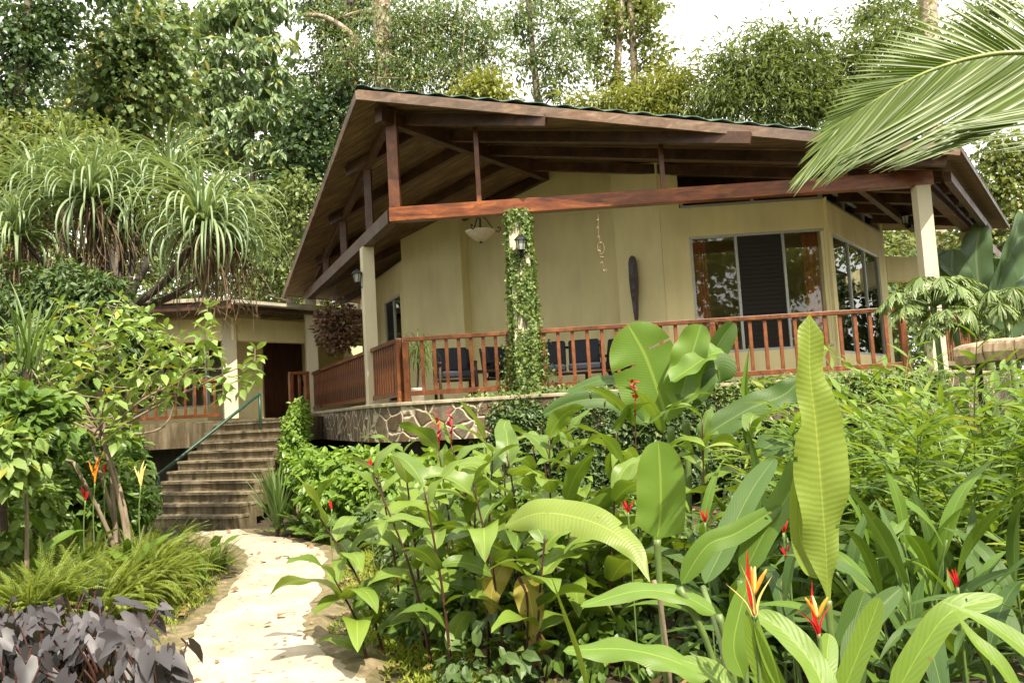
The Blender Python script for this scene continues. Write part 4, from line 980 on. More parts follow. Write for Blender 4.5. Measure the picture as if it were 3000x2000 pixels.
# --- parrot heliconias: flowers on leafy stems at the very front
def parrot(label, D, px, h, nb, leaves):
    b = P(px[0] + 8, px[1] + 330, D); t = thing('parrot_heliconia', label, 'plant', ground_at(b)); c = P(*px, D)
    stalk([c, c - [.0, 0, .12], ground_at(b)], .006, M_STEM_GREEN, t)
    for q in range(nb):
        a = [-.05, -.60, .40, -.26, .22][q]; tip = c + np.array([sin(a) * h, -.03 * (q % 2), cos(a) * h * [1.25, .8, .78, 1.05, 1.0][q]])
        blade3([c + [0, 0, -.01], c + (tip - c) * .45 + np.array([.010 * (-1) ** (q + 1), 0, 0]), tip], h * (.036 if q else .075), (.2 * (-1) ** q, -1, .1), 'petal', M_RED if q == 0 or h < .12 else M_YELLOW, t, 'bract', K=12, nw=3, fold=.75)
    for q in range(3):
        a = rng.uniform(-.5, .5); p0 = c + [0, .0, h * .35]; mb = MB(); mb.tube(spline([p0, p0 + [sin(a) * h * .3, 0, cos(a) * h * .3], p0 + [sin(a) * h * .62, 0, cos(a) * h * .55]], 6), [.004, .005, .006, .006, .004, .002], 6); mb.build('flower', M_YELLOW if q % 2 else M_ORANGE, t, smooth=True)
    for lp, W, face, kw in leaves:
        kw = dict(kw); d0, d1 = kw.pop('D', (D, D)); leaf_px(lp, d0, W, face, kw.pop('prof', 'banana'), kw.pop('mat', M_HELI), t, D1=d1, K=32, nw=4, **kw)
    return t
LT = dict(mat=M_CANNA)
M_LIGHTHELI = leafmat('bright_heliconia_leaf', (.13, .24, .035), (.20, .33, .05), rough=.46, trans=.4, veins=(70, .5, .02), edge=(.3, .26, .05))
parrot('red and yellow parrot heliconia flower above bright leaves at the bottom right', 2.2, (2212, 1800), .135, 4, [
    ([(2280, 2060), (2235, 1950), (2205, 1860), (2185, 1780)], 34, (-.4, -1, .2), dict(mat=M_LIGHTHELI, fold=.25, prof='lance')),
    ([(2330, 2080), (2260, 1960), (2220, 1850), (2212, 1770)], 22, (.5, -1, .2), dict(mat=M_LIGHTHELI, fold=.3, prof='lance')),
    ([(2430, 2070), (2390, 1960), (2310, 1860), (2215, 1790)], 42, (.25, -.9, .5), dict(mat=M_LIGHTHELI, fold=.2, D=(2.1, 2.25), ripple=.06)),
    ([(2450, 2080), (2500, 1950), (2545, 1840), (2578, 1750)], 34, (-.6, -1, .3), dict(mat=M_LIGHTHELI, fold=.35)),
    ([(2400, 2020), (2420, 1950), (2425, 1900), (2430, 1855)], 30, (0, -1, .1), dict(mat=M_LIGHTHELI, fold=.2, D=(2.5, 2.6))),
    ([(2180, 1990), (2150, 1900), (2165, 1800), (2200, 1690)], 34, (-.2, -1, .1), dict(mat=M_BANANA, fold=.25, D=(2.45, 2.5))),
    ([(2150, 2060), (2120, 2000), (2080, 1960), (1990, 1930)], 30, (0, -.7, .7), dict(mat=M_LIGHTHELI, fold=.2, D=(2.3, 2.4)))])
parrot('smaller red parrot heliconia flower below the huge upright leaf', 2.35, (2398, 1855), .115, 3, [
    ([(2600, 2080), (2700, 1900), (2790, 1790), (2940, 1750)], 40, (-.3, -.7, .7), dict(mat=M_LIGHTHELI, fold=.3, curl=.15)),
    ([(3010, 2080), (2930, 1950), (2850, 1870), (2790, 1780)], 30, (.5, -.9, .4), dict(mat=M_LIGHTHELI, fold=.3, D=(2.0, 2.1), prof='lance')),
    ([(3100, 2000), (3000, 1900), (2900, 1830), (2760, 1760)], 38, (.2, -.7, .8), dict(mat=M_LIGHTHELI, fold=.25, D=(2.0, 2.15), prof='lance')),
    ([(2520, 2050), (2500, 1900), (2560, 1800), (2640, 1720)], 34, (-.4, -.9, .3), dict(mat=M_DARKHELI, fold=.3, D=(2.7, 2.9))),
    ([(2480, 1980), (2490, 1880), (2510, 1800), (2535, 1730)], 50, (.2, -1, .2), dict(mat=M_DARKHELI, fold=.15, D=(2.9, 3.0)))])

# --- the bed of cannas: dark red stems, broad alternate leaves
def canna(label, base, h, lean, nleaf=8, L=.36, W=.085, mat=M_CANNA, stem=M_STEM_RED, flower=False, az0=None, group='cannas in the bed right of the path', name='canna', elr=(.45, 1.0), drp=(.9, 2.0), prof='canna', cat='plant'):
    t = thing(name, label, cat, base, group); base = np.asarray(base, float)
    top = base + np.array([lean[0], lean[1], h]); mid = base + np.array([lean[0] * .35, lean[1] * .35, h * .5])
    stem_pts = spline([base - [0, 0, .05], mid, top], 20); mb = MB(); mb.tube(stem_pts, np.linspace(.011, .005, 20), 7); mb.build('stem', stem, t, smooth=True)
    mb = MB(); az = rng.uniform(0, 6.28) if az0 is None else az0
    for q in range(nleaf):
        f = .24 + .76 * (q + rng.uniform(-.3, .3)) / max(1, nleaf - 1); p = stem_pts[int(np.clip(f, 0, 1) * 19)]
        a = az + q * 2.5 + rng.normal() * .35; up = np.clip(f, 0, 1)
        sz = rng.uniform(.8, 1.2) * (1 - .18 * abs(f - .65) / .35)
        el = rng.uniform(*elr) + (.35 if f > .92 else 0); dr = rng.uniform(*drp) * (1.0 if f < .85 else .65)
        pth = arcs([p], a, el, L * sz * 1.18, dr, 14, 1.25)
        ribbons(mb, pth, W * sz, prof, fold=rng.uniform(.12, .45), roll=rng.normal() * .35, nw=3, curl=rng.uniform(0, .2), ripple=rng.uniform(.05, .2), nrip=2)
    mb.build('foliage', mat, t, smooth=True)
    if flower:
        mb = MB(); c = top; N = 16; mb.tube([c, c + [0.01, 0, .12], c + [.015, 0, .24]], [.006, .005, .003], 6)
        pt = c + np.stack([np.zeros(N), np.zeros(N), rng.uniform(.08, .26, N)], -1) + rng.normal(size=(N, 3)) * .012
        ribbons(mb, arcs(pt, rng.uniform(0, 6.28, N), rng.uniform(.3, 1.2, N), .06, .6, 6), .014, 'petal', m=0); mb.build('flower', M_RED, t, smooth=True)
    return t
CL_ = 'broad leaved canna with dark red stem in the bed right of the path'
hero = [(1130, 1875, 5.7, (-.42, -.1), 1.0), (1265, 1900, 5.4, (-.35, .1), 1.22), (1240, 1850, 5.8, (-.1, .1), 1.33), (1320, 1960, 5.0, (-.12, .0), 1.15), (1420, 1890, 5.4, (.1, .2), 1.3),
        (1480, 1950, 5.1, (-.15, 0), 1.15), (1560, 1900, 5.3, (-.1, .1), 1.3), (1620, 1850, 5.6, (.05, .1), 1.38), (1350, 1800, 6.2, (-.1, 0), 1.32), (1500, 1790, 6.2, (0, 0), 1.38),
        (1640, 1780, 6.2, (-.05, .1), 1.35), (1740, 1830, 5.7, (-.1, 0), 1.35), (1800, 1780, 6.0, (.1, 0), 1.4), (1880, 1750, 6.0, (.05, 0), 1.5), (1980, 1750, 6.1, (0, 0), 1.52), (1180, 1780, 6.4, (-.15, .1), 1.15),
        (1420, 1730, 6.9, (-.2, 0), 1.35), (1560, 1720, 7.0, (.1, 0), 1.4), (1700, 1700, 7.0, (0, 0), 1.45), (2080, 1720, 6.2, (.05, 0), 1.45), (2200, 1720, 6.0, (.1, 0), 1.4), (1080, 1900, 5.5, (-.2, -.1), .62)]
hero += [(1215, 1700, 7.2, (-.1, .1), 1.15), (1300, 1690, 7.3, (0, .1), 1.3), (1390, 1840, 5.9, (.05, 0), 1.05), (1450, 1660, 7.6, (0, 0), 1.35), (1560, 1990, 4.9, (.1, 0), .85), (1680, 1900, 5.3, (0, 0), 1.0), (1780, 1900, 5.2, (.1, 0), 1.1), (1860, 1860, 5.4, (0, 0), 1.15)]
for q, (px, py, D, lean, h) in enumerate(hero):
    fl = q in (8, 13, 16)
    canna(CL_ if not fl else {8: 'canna with a red flower spike left among the leaves by the stone wall', 13: 'canna with red flowers beside the banana clump', 16: 'canna with a red flower spike at the back of the bed'}[q],
          ground_at(P(px, 1800, D)), h * 1.03, lean, 9 + q % 3, rng.uniform(.32, .46), rng.uniform(.072, .108), flower=fl)
for q in range(12):
    px, D = rng.uniform(1080, 1950), rng.uniform(5.0, 7.2); canna(CL_, ground_at(P(px, 1800, D)), rng.uniform(.45, .95), (rng.normal() * .12, rng.normal() * .1), 9, rng.uniform(.28, .42), rng.uniform(.065, .10))
M_YELLOWING = leafmat('yellowing_leaf', (.26, .25, .05), (.46, .40, .10), rough=.5, trans=.35, veins=(90, 1.2, .02), edge=(.24, .12, .03))
M_BROWNING = leafmat('withered_leaf', (.22, .13, .05), (.36, .25, .09), rough=.6, trans=.25, veins=(60, 1.0, .02), edge=(.16, .07, .03))
for lab, D, pts, W, m_ in (('canna with one large yellowing leaf hanging among the dark stems', 4.9, [(1520, 1690), (1545, 1730), (1560, 1800), (1562, 1875)], 48, M_YELLOWING),
                           ('canna with a withered orange brown leaf hanging near the soil', 4.9, [(1580, 1850), (1572, 1890), (1560, 1930), (1553, 1975)], 30, M_BROWNING),
                           ('canna with a pale mottled leaf drooping in the middle of the bed', 5.1, [(1500, 1620), (1460, 1680), (1440, 1740), (1445, 1810)], 40, M_YELLOWING)):
    t = thing('canna', lab, 'plant', ground_at(P(*pts[0], D))); p0 = P(*pts[0], D)
    leaf_px(pts, D, W, (-.1, -1, .25), 'canna', m_, t, fold=.2, ripple=.12, curl=.15); stalk([p0, p0 + [.04, 0, -.15], ground_at(p0)], .009, M_STEM_RED, t)
    canna_t = t
c0_ = P(1915, 1700, 3.6); t = thing('dry_stalk', 'bare pale dry stalk standing between the arching leaf and the low banana leaves', 'stalk', ground_at(c0_)); stalk([c0_, P(1940, 1800, 3.55), ground_at(c0_ + [.06, 0, 0])], .012, M_STEM_BROWN, t)
# --- dense darker heliconias filling the right foreground
HL = 'slender dark leaved heliconia in the thicket at the lower right'
for q in range(46):
    px = rng.uniform(2060, 3050); D = rng.uniform(2.9, 5.6)
    if px < 2350 and D < 4.4: D += 1.4
    if 2250 < px < 2560 and D < 3.4: D += 1.2
    b = ground_at(P(px, 1800, D)); topz = 1.55 - (rng.uniform(1330, 1560) - 1150) / CAM_F * D
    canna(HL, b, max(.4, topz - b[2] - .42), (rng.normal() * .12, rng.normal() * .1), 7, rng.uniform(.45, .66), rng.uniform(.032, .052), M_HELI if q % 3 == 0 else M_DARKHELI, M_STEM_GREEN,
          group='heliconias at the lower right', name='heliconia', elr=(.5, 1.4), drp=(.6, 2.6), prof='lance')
for q, (px, py, D) in enumerate([(2065, 1530, 4.3), (2295, 1560, 3.8), (2310, 1640, 3.7), (1840, 1500, 4.6), (2805, 1720, 3.0)]):
    c = P(px, py, D); t = thing('heliconia_flower', ['small red heliconia flower standing left of the huge upright leaf', 'red heliconia flower close to the left edge of the huge leaf', 'drooping red heliconia flower behind the huge leaf', 'dark red heliconia flower beside the broad upright banana leaf', 'red heliconia flower with orange stem at the right edge'][q], 'flower', ground_at(c))
    for e in range(5):
        a = rng.uniform(-.8, .8); blade3([c, c + [sin(a) * .025, -.01, .03], c + [sin(a) * .055, -.01, .04 + .03 * cos(a)]], .006, (0, -1, .1), 'petal', M_RED, t, 'bract', K=10, nw=2, fold=.6)
    stalk([c, c - [0, 0, .2], ground_at(c)], .006, M_STEM_GREEN, t)
st_ = P(2755, 1560, 5.2); t = thing('orange_stake', 'broken orange brown cane stake among the leaves at the right', 'stake', ground_at(st_))
mb = MB(); mb.tube([st_, P(2765, 1600, 5.2), P(2785, 1650, 5.2), ground_at(P(2800, 1700, 5.2))], [.03, .028, .026, .026], 8); mb.build('cane', plain('orange_cane', (.45, .17, .05), .6, 0, .3, 10, .2), t)

# --- ginger thicket with narrow leaflets at the right
M_GINGER = leafmat('ginger_leaf', (.075, .155, .022), (.22, .35, .06), (.36, .40, .09), rough=.46, trans=.40)
def ginger(label, base, n, h, spread, L=.2, W=.017, name='ginger_clump', group=None, mat=M_GINGER, bias=None):
    t = thing(name, label, 'plant', base, group); base = np.asarray(base, float); ms = MB(); mf = MB()
    for q in range(n):
        a = rng.uniform(0, 6.28); el = rng.uniform(.85, 1.45); ln = h * rng.uniform(.75, 1.2); off = rng.normal(size=3) * [spread, spread, 0]
        if bias is not None: a = bias + rng.normal() * .7
        st = arcs([base + off], a, el, ln, rng.uniform(.3, 1.2), 16, 1.6)[0]; ms.tube(st, np.linspace(.008, .003, 16), 5)
        ti = np.linspace(.35, 1, 18); idx = ti * 15; pts = np.stack([np.interp(idx, np.arange(16), st[:, e]) for e in range(3)], -1); tg = nrm(np.gradient(pts, axis=0))
        sd = nrm(np.cross(tg, [0, 0, 1])); sg = np.where(np.arange(18) % 2, 1, -1)[:, None]
        dirs = nrm(tg * .8 + sd * sg * .85 + rng.normal(size=(18, 3)) * .12); az = np.arctan2(dirs[:, 1], dirs[:, 0]); e_ = np.arcsin(np.clip(dirs[:, 2], -1, 1))
        ribbons(mf, arcs(pts, az, e_ + .1, L * rng.uniform(.8, 1.2, 18), rng.uniform(.2, 1.0, 18), 7), W, 'lance', fold=.25, roll=rng.normal(size=18) * .3)
    ms.build('stem', M_STEM_GREEN, t); mf.build('foliage', mat, t, smooth=True); return t
GL = 'narrow leaved ginger clump in the green thicket below the log slab'
for q, (px, D, h) in enumerate([(2560, 7.6, 1.6), (2680, 7.0, 1.6), (2780, 6.4, 1.55), (2880, 6.0, 1.6), (2980, 5.8, 1.6), (2640, 6.0, 1.35), (2760, 5.5, 1.35), (2900, 5.2, 1.3), (3020, 5.0, 1.45), (2540, 6.6, 1.4), (2480, 7.8, 1.2), (2620, 8.6, 1.75), (2720, 8.2, 1.8), (2830, 7.4, 1.7), (2920, 7.0, 1.7), (3000, 6.8, 1.7), (2560, 8.9, 1.5)]):
    ginger(GL, ground_at(P(px, 1500, D)), 19, h * 1.12, .17, .25, .021, group='ginger clumps at the right')

# --- split leaf philodendrons
M_PHILO = leafmat('split_leaf', (.10, .17, .05), (.24, .33, .13), rough=.46, trans=.25)
def philo(label, c, n, h, L, group=None):
    c = np.asarray(c, float); base = ground_at(c); t = thing('split_leaf_plant', label, 'plant', base, group); mf = MB(); ms = MB()
    ms.tube([base, (base + c) / 2 + [.03, 0, 0], c], [.04, .035, .03], 8)
    for q in range(n):
        a = rng.uniform(0, 6.28); el = rng.uniform(.15, 1.3); pt = arcs([c], a, el, h * rng.uniform(.7, 1.1), .5, 6)[0]; ms.tube(pt, np.linspace(.01, .006, 6), 5)
        hub = pt[-1]; nf = 11; fa = np.linspace(-2.1, 2.1, nf); d0 = nrm(pt[-1] - pt[-2]); d0 = nrm(d0 * [1, 1, .3] - [0, 0, rng.uniform(.2, 1.1)]); sd = nrm(np.cross(d0, [0, 0, 1])); dirs = d0 * np.cos(fa)[:, None] + sd * np.sin(fa)[:, None] - np.array([0, 0, .35]) + .12 * rng.normal(size=(nf, 3))
        dirs = nrm(dirs); az = np.arctan2(dirs[:, 1], dirs[:, 0]); e_ = np.arcsin(np.clip(dirs[:, 2], -1, 1)); ll = L * (1 - .3 * np.abs(fa) / 2.1) * rng.uniform(.85, 1.15, nf)
        P_ = arcs(np.tile(hub, (nf, 1)), az, e_ + .15, ll, rng.uniform(.3, 1.3, nf), 8); ribbons(mf, P_, L * .07, 'lance', fold=.2)
        for s in (2, 3, 4, 5):
            for sg in (-1, 1):
                q0 = P_[:, s]; da = az + sg * .75; ribbons(mf, arcs(q0, da, e_ - .2, ll * .3, .4, 5), L * .035, 'lance', fold=.2)
    ms.build('stem', M_STEM_GREEN, t, smooth=True); mf.build('foliage', M_PHILO, t, smooth=True); return t
philo('split leaf philodendron with deeply cut leaves in front of the right column', P(2735, 900, 9.6), 16, .42, .34)
philo('split leaf philodendron leaning over in front of the log slab', P(2800, 960, 9.0), 10, .36, .30)
philo('slim split leaf philodendron on a tall stem above the log slab', P(2945, 900, 8.8), 9, .25, .26)

# --- palm frond hanging in from the upper right
DF = 3.6
fr = thing('palm_frond', 'long green palm frond hanging into the picture from the upper right', 'palm frond', P(3650, 330, DF))
rp_ = spline([P(a, b, d) for a, b, d in ((3700, 250, 3.3), (3350, 165, 3.4), (3000, 155, 3.5), (2853, 170, 3.55), (2730, 207, 3.58), (2649, 245, 3.6), (2580, 286, 3.62), (2500, 340, 3.65), (2430, 408, 3.66))], 120)
mb = MB(); mb.tube(rp_, np.linspace(.016, .0025, 120), 7); M_PALM = leafmat('palm_leaflet', (.075, .135, .028), (.17, .255, .055), rough=.42, trans=.34, spec=.6); mb.build('rachis', plain('yellow_green_rachis', (.22, .27, .06), .4, 0, .2, 10, .05), fr, smooth=True)
_cl = np.concatenate([[0], np.cumsum(np.linalg.norm(np.diff(rp_, axis=0), axis=1))]); rp_ = np.stack([np.interp(np.linspace(0, _cl[-1], 120), _cl, rp_[:, e]) for e in range(3)], -1)
tg = nrm(np.gradient(rp_, axis=0)); mb = MB()
for side in (1, -1):
    N = 84 if side > 0 else 150; f = np.linspace(.0, .985, N) ** .93; id_ = f * 119; base = np.stack([np.interp(id_, np.arange(120), rp_[:, e]) for e in range(3)], -1); T_ = nrm(np.stack([np.interp(id_, np.arange(120), tg[:, e]) for e in range(3)], -1))
    pn = np.cross(T_, FWD); pn = nrm(pn); pn = pn * np.where(pn[:, 2] > 0, 1, -1)[:, None]         # up in the plane of the picture
    ang = (np.interp(f, [0, .5, .75, 1], [1.1, .82, .42, .10]) if side > 0 else np.interp(f, [0, .5, .75, 1], [.84, .72, .44, .06])) + rng.normal(size=N) * .02
    Ln = np.interp(f, [0, .5, .75, .9, 1], [.78, .72, .52, .38, .30]) * (.62 if side > 0 else 1.22) * rng.uniform(.93, 1.05, N)
    d = T_ * np.cos(ang)[:, None] + side * pn * np.sin(ang)[:, None] + np.array([0, .18 if side > 0 else -.22, 0]); d = nrm(d)
    tt = np.linspace(0, 1, 12)[None, :, None]; sag = .04 if side > 0 else -.02
    pth = base[:, None] + d[:, None] * Ln[:, None, None] * tt + np.array([0, 0, -1.0]) * (Ln[:, None, None] * sag * tt ** 2) + T_[:, None] * ((.06 if side > 0 else .16) * (1 - f)[:, None, None] * 1.6 * Ln[:, None, None] * tt ** 2)
    ribbons(mb, pth, np.interp(f, [0, .6, 1], [.0150, .0135, .009]), ([0, .06, .3, .7, 1], [.45, .9, 1, .6, .03]), fold=.4, face=np.array([0, -1, .35]), roll=rng.normal(size=N) * .18)
mb.build('leaflet', M_PALM, fr, smooth=True)
k = MB(); k.tube(spline([rp_[0], rp_[0] + [.5, .05, -.02], rp_[0] + [.95, .1, -.35]], 10), np.linspace(.018, .04, 10), 8); k.tube(spline([rp_[0] + [1.0, .1, .1], rp_[0] + [1.05, .1, -1.4], ground_at(rp_[0] + [1.15, .1, 0])], 12), np.linspace(.12, .17, 12), 10); k.build('palm_trunk', M_STEM_BROWN, fr, smooth=True)

# --- pandanus with drooping strap leaves over the left, dead leaves hanging beneath
M_PAND = leafmat('pandanus_leaf', (.085, .145, .05), (.31, .41, .20), rough=.46, trans=.30, spec=.7)
M_DEAD = leafmat('dead_strap_leaf', (.085, .055, .03), (.22, .155, .09), rough=.7, trans=.2)
pb = ground_at(P(300, 1300, 10.6)); pand = thing('pandanus_tree', 'pandanus tree with drooping strap leaved heads and dead brown skirts at the left', 'tree', pb)
heads = [(265, 585, 11.0, 1.15, 130), (600, 655, 10.6, 1.15, 130), (110, 560, 11.4, 1.0, 90), (500, 525, 11.6, .95, 80), (50, 690, 10.8, .9, 80), (395, 610, 11.4, .9, 80), (690, 720, 11.2, .85, 60), (200, 480, 12, .8, 60), (345, 520, 11.8, .8, 60)]
mt = MB(); fork = P(350, 905, 10.9)
mt.tube(spline([pb, pb * .5 + fork * .5 + [.1, 0, 0], fork], 10), np.linspace(.17, .13, 10), 10)
for (px, py, D, L, N) in heads:
    N = int(N * 1.6); L *= 1.08
    c = P(px, py, D); mt.tube(spline([fork - [0, 0, .1], fork * .45 + c * .55 + [0, .1, -.18], c], 10), np.linspace(.055, .035, 10), 8)
    k = MB(); el = np.concatenate([rng.uniform(.6, 1.5, N // 2), rng.uniform(-.3, .8, N - N // 2)])
    ribbons(k, arcs(np.tile(c, (N, 1)) + rng.normal(size=(N, 3)) * .045, rng.uniform(0, 6.28, N), el, L * rng.uniform(.75, 1.15, N), rng.uniform(1.6, 3.3, N) * np.where(el > .9, .75, 1.0), 14, 1.9, .12), rng.uniform(.018, .029, N), 'strap', fold=.5, roll=rng.normal(size=N) * .3)
    h_ = k.build('leaf_head', M_PAND, pand, smooth=True)
    k = MB(); n2 = int(N * .5); ribbons(k, arcs(np.tile(c - [0, 0, .12], (n2, 1)) + rng.normal(size=(n2, 3)) * [.09, .09, .1], rng.uniform(0, 6.28, n2), rng.uniform(-.9, .1, n2), L * rng.uniform(.6, 1.2, n2), rng.uniform(1.2, 2.4, n2), 12, .6, .3), rng.uniform(.009, .018, n2), 'strap', fold=.7, roll=rng.normal(size=n2) * .6); k.build('dead_skirt', M_DEAD, h_)
mt.build('trunk', barkmat('pandanus_bark', (.025, .019, .013), (.07, .055, .04), 6), pand, smooth=True)  # shade below the leaf heads put into the bark colour

# --- leafy shrub with pale branches at the left, in front of the small building
M_SHRUB = leafmat('soft_light_leaf', (.12, .22, .05), (.29, .42, .13), (.46, .40, .07), rough=.42, trans=.36, f2=.965)
def leafy_shrub(name, label, base, tips, L, per, mat, kind='oval', wid=.26, droop=.55, stemmat=M_STEM_BROWN, r0=.035, whorl=10, cat='shrub', group=None, spread=.3, clear=False):
    base = np.asarray(base, float); t = thing(name, label, cat, base, group); ms = MB(); mf = MB(); cen = np.mean(np.array(tips), axis=0) - np.array([.35 if clear else 0, 0, 0])
    hubs = [base + (cen - base) * rng.uniform(.42, .7) + rng.normal(size=3) * [.22, .2, .1] for _ in range(5)]
    for hb_ in hubs: ms.tube(spline([base + rng.normal(size=3) * [.08, .08, 0], base * .5 + hb_ * .5 + rng.normal(size=3) * .05, hb_], 10), np.linspace(r0 * 1.3, r0 * .7, 10), 7)
    for q, tip in enumerate(tips):
        tip = np.asarray(tip, float); h0 = min(hubs, key=lambda h: np.linalg.norm(h - tip) * rng.uniform(.8, 1.2)); kn = h0 * .6 + tip * .4 + rng.normal(size=3) * .08
        st = spline([h0, kn, kn * .4 + tip * .6 + rng.normal(size=3) * .06 + [0, 0, .05], tip], 16); ms.tube(st, np.linspace(r0 * .6, r0 * .16, 16), 6)
        subs = [(tip, st[-1] - st[-3])] + [(st[i] + nrm(np.cross(st[i] - st[i - 1], rng.normal(size=3))) * spread * rng.uniform(.5, 1.2) + [0, 0, .12], None) for i in rng.integers(6, 15, per)]
        for e, (p, _) in enumerate(subs):
            if clear and proj(p)[0] > 425 and proj(p)[1] > 1175: continue
            if e: 
                q0 = st[int(np.argmin(np.linalg.norm(st - p, axis=1)))]; ms.tube([q0, (q0 + p) / 2 + [0, 0, -.02], p], [.007, .005, .003], 4)
            n = whorl; a = rng.uniform(0, 6.28) + np.arange(n) * 2.4; lv = np.linspace(0, 1, n); el = np.interp(lv, [0, .4, 1], [1.0, .35, -.25]) + rng.normal(size=n) * .2
            o = p + np.stack([0 * a, 0 * a, -lv * L * .9], -1) + rng.normal(size=(n, 3)) * .012; d = np.stack([np.cos(el) * np.cos(a), np.cos(el) * np.sin(a), np.sin(el) - droop * lv], -1)
            scatter(mf, o, d, np.array([0, 0, 1]) + .35 * rng.normal(size=(n, 3)), L * np.interp(lv, [0, .3, 1], [.6, 1, 1.05]) * rng.uniform(.8, 1.15, n), kind, wid)
    ms.build('branch', stemmat, t, smooth=True); mf.build('foliage', mat, t, smooth=True); return t
tips = [P(px + rng.normal() * 8, py, D) for px, py, D in [(215, 905, 8.3), (300, 890, 8.5), (365, 870, 8.4), (400, 930, 8.1), (480, 1000, 8.0), (545, 1040, 7.8), (600, 1070, 7.7), (655, 1080, 7.6), (755, 1060, 7.6), (650, 1120, 7.7), (400, 1060, 7.9), (330, 1010, 8.0), (250, 1000, 8.1), (170, 980, 8.2), (110, 1010, 8.1), (60, 1080, 8.0), (140, 1100, 7.8), (230, 1120, 7.7), (310, 1150, 7.6), (60, 1180, 7.7), (150, 1220, 7.5), (30, 980, 8.2), (330, 1230, 7.4), (620, 1010, 8.2), (440, 960, 8.2)]]
leafy_shrub('leafy_shrub', 'tall light green shrub with pale branches in front of the left cottage', ground_at(P(390, 1500, 7.7)), tips, .155, 3, M_SHRUB, 'oval', .24, r0=.022, whorl=9, clear=True)

# yucca like rosettes
M_YUCCA = leafmat('yucca_leaf', (.055, .12, .03), (.15, .24, .07), rough=.4, trans=.28)
def rosette(name, label, c, n, L, W, el=(.4, 1.5), droop=(.1, .8), mat=M_YUCCA, stem=0, cat='plant', group=None):
    c = np.asarray(c, float); t = thing(name, label, cat, c - [0, 0, stem], group); k = MB()
    ribbons(k, arcs(np.tile(c, (n, 1)) + rng.normal(size=(n, 3)) * [.03, .03, .02], rng.uniform(0, 6.28, n), rng.uniform(*el, n), L * rng.uniform(.7, 1.1, n), rng.uniform(*droop, n), 9, 1.5), W * rng.uniform(.8, 1.1, n), 'strap', fold=.45, roll=rng.normal(size=n) * .2); k.build('foliage', mat, t, smooth=True)
    if stem: k = MB(); k.tube([c - [0, 0, stem], c - [0.02, 0, stem / 2], c + [0, 0, .03]], .03, 8); k.build('stem', M_LOG, t)
    return t
yb_ = ground_at(P(815, 1570, 11.6)); rosette('yucca', 'spiky yucca clump beside the foot of the stone stairs', yb_ + [0, 0, .22], 70, .85, .024, (.75, 1.55), (.0, .35), stem=.25)
rosette('yucca', 'tall yucca with long upright sword leaves at the left edge', P(80, 1090, 7.2), 30, .85, .017, (.7, 1.5), (.0, 1.3), stem=.9)
rosette('yucca', 'smaller yucca low at the left edge under the shrub', P(10, 1270, 7.0), 26, .55, .012, (.2, 1.4), (.2, 1.6), stem=.8)

# ivy creeping on the column, along the coping and down the front of the deck
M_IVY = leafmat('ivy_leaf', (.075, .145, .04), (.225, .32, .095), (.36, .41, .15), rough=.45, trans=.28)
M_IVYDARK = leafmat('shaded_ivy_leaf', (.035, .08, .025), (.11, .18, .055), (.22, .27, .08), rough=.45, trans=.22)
cx, cy = colI
iv = thing('creeping_ivy', 'small leaved ivy climbing the front column from deck to beam', 'ivy', (cx, cy, ZD)); N = 9000
zz = rng.uniform(0, 2.72, N); hw = .155; th = np.interp(zz, [0, .5, .9, 1.3, 2.66], [.12, .085, .05, .03, .02]) * np.abs(rng.normal(size=N)); f_ = rng.integers(0, 4, N); u_ = rng.uniform(-hw, hw, N)
patch = np.sin(zz * 5.1 + u_ * 9) + np.sin(zz * 9.3 - u_ * 17 + 1) + .7 * np.sin(zz * 17 + u_ * 23) + np.interp(zz, [0, .6, 1.0, 2.7], [3, 2.4, .8, .6]) + np.where(u_ > .02, .6, -.1)
ok = (patch + .5 * rng.normal(size=N)) > 0
nrmf = np.array([[0, -1], [1, 0], [-1, 0], [0, 1]])[f_]; tanf = np.stack([-nrmf[:, 1], nrmf[:, 0]], -1); xy = np.stack([np.full(N, cx), np.full(N, cy)], -1) + nrmf * (hw + .004 + th)[:, None] + tanf * u_[:, None] * 1.05
pos = np.stack([xy[:, 0], xy[:, 1], ZD + zz], -1)[ok]; nv3 = np.stack([nrmf[:, 0], nrmf[:, 1], 0 * zz], -1)[ok]; k = MB(); M_ = len(pos)
scatter(k, pos, np.array([0, 0, -.8]) + .7 * rng.normal(size=(M_, 3)) + .3 * nv3, nv3 + .45 * rng.normal(size=(M_, 3)), rng.uniform(.035, .065, M_), 'ivy', .4); k.build('foliage', M_IVY, iv)
k = MB()
for q in range(7):
    u0 = rng.uniform(-.13, .13); zt = rng.uniform(1.6, 2.85); pts_ = [(cx + u0 + .04 * sin(z * 3 + q), cy - .15 - .006, ZD + z) for z in np.linspace(0, min(zt, 2.6), 14)]; k.tube(pts_, .005, 4)
k.build('vine_stem', M_LOG, iv)

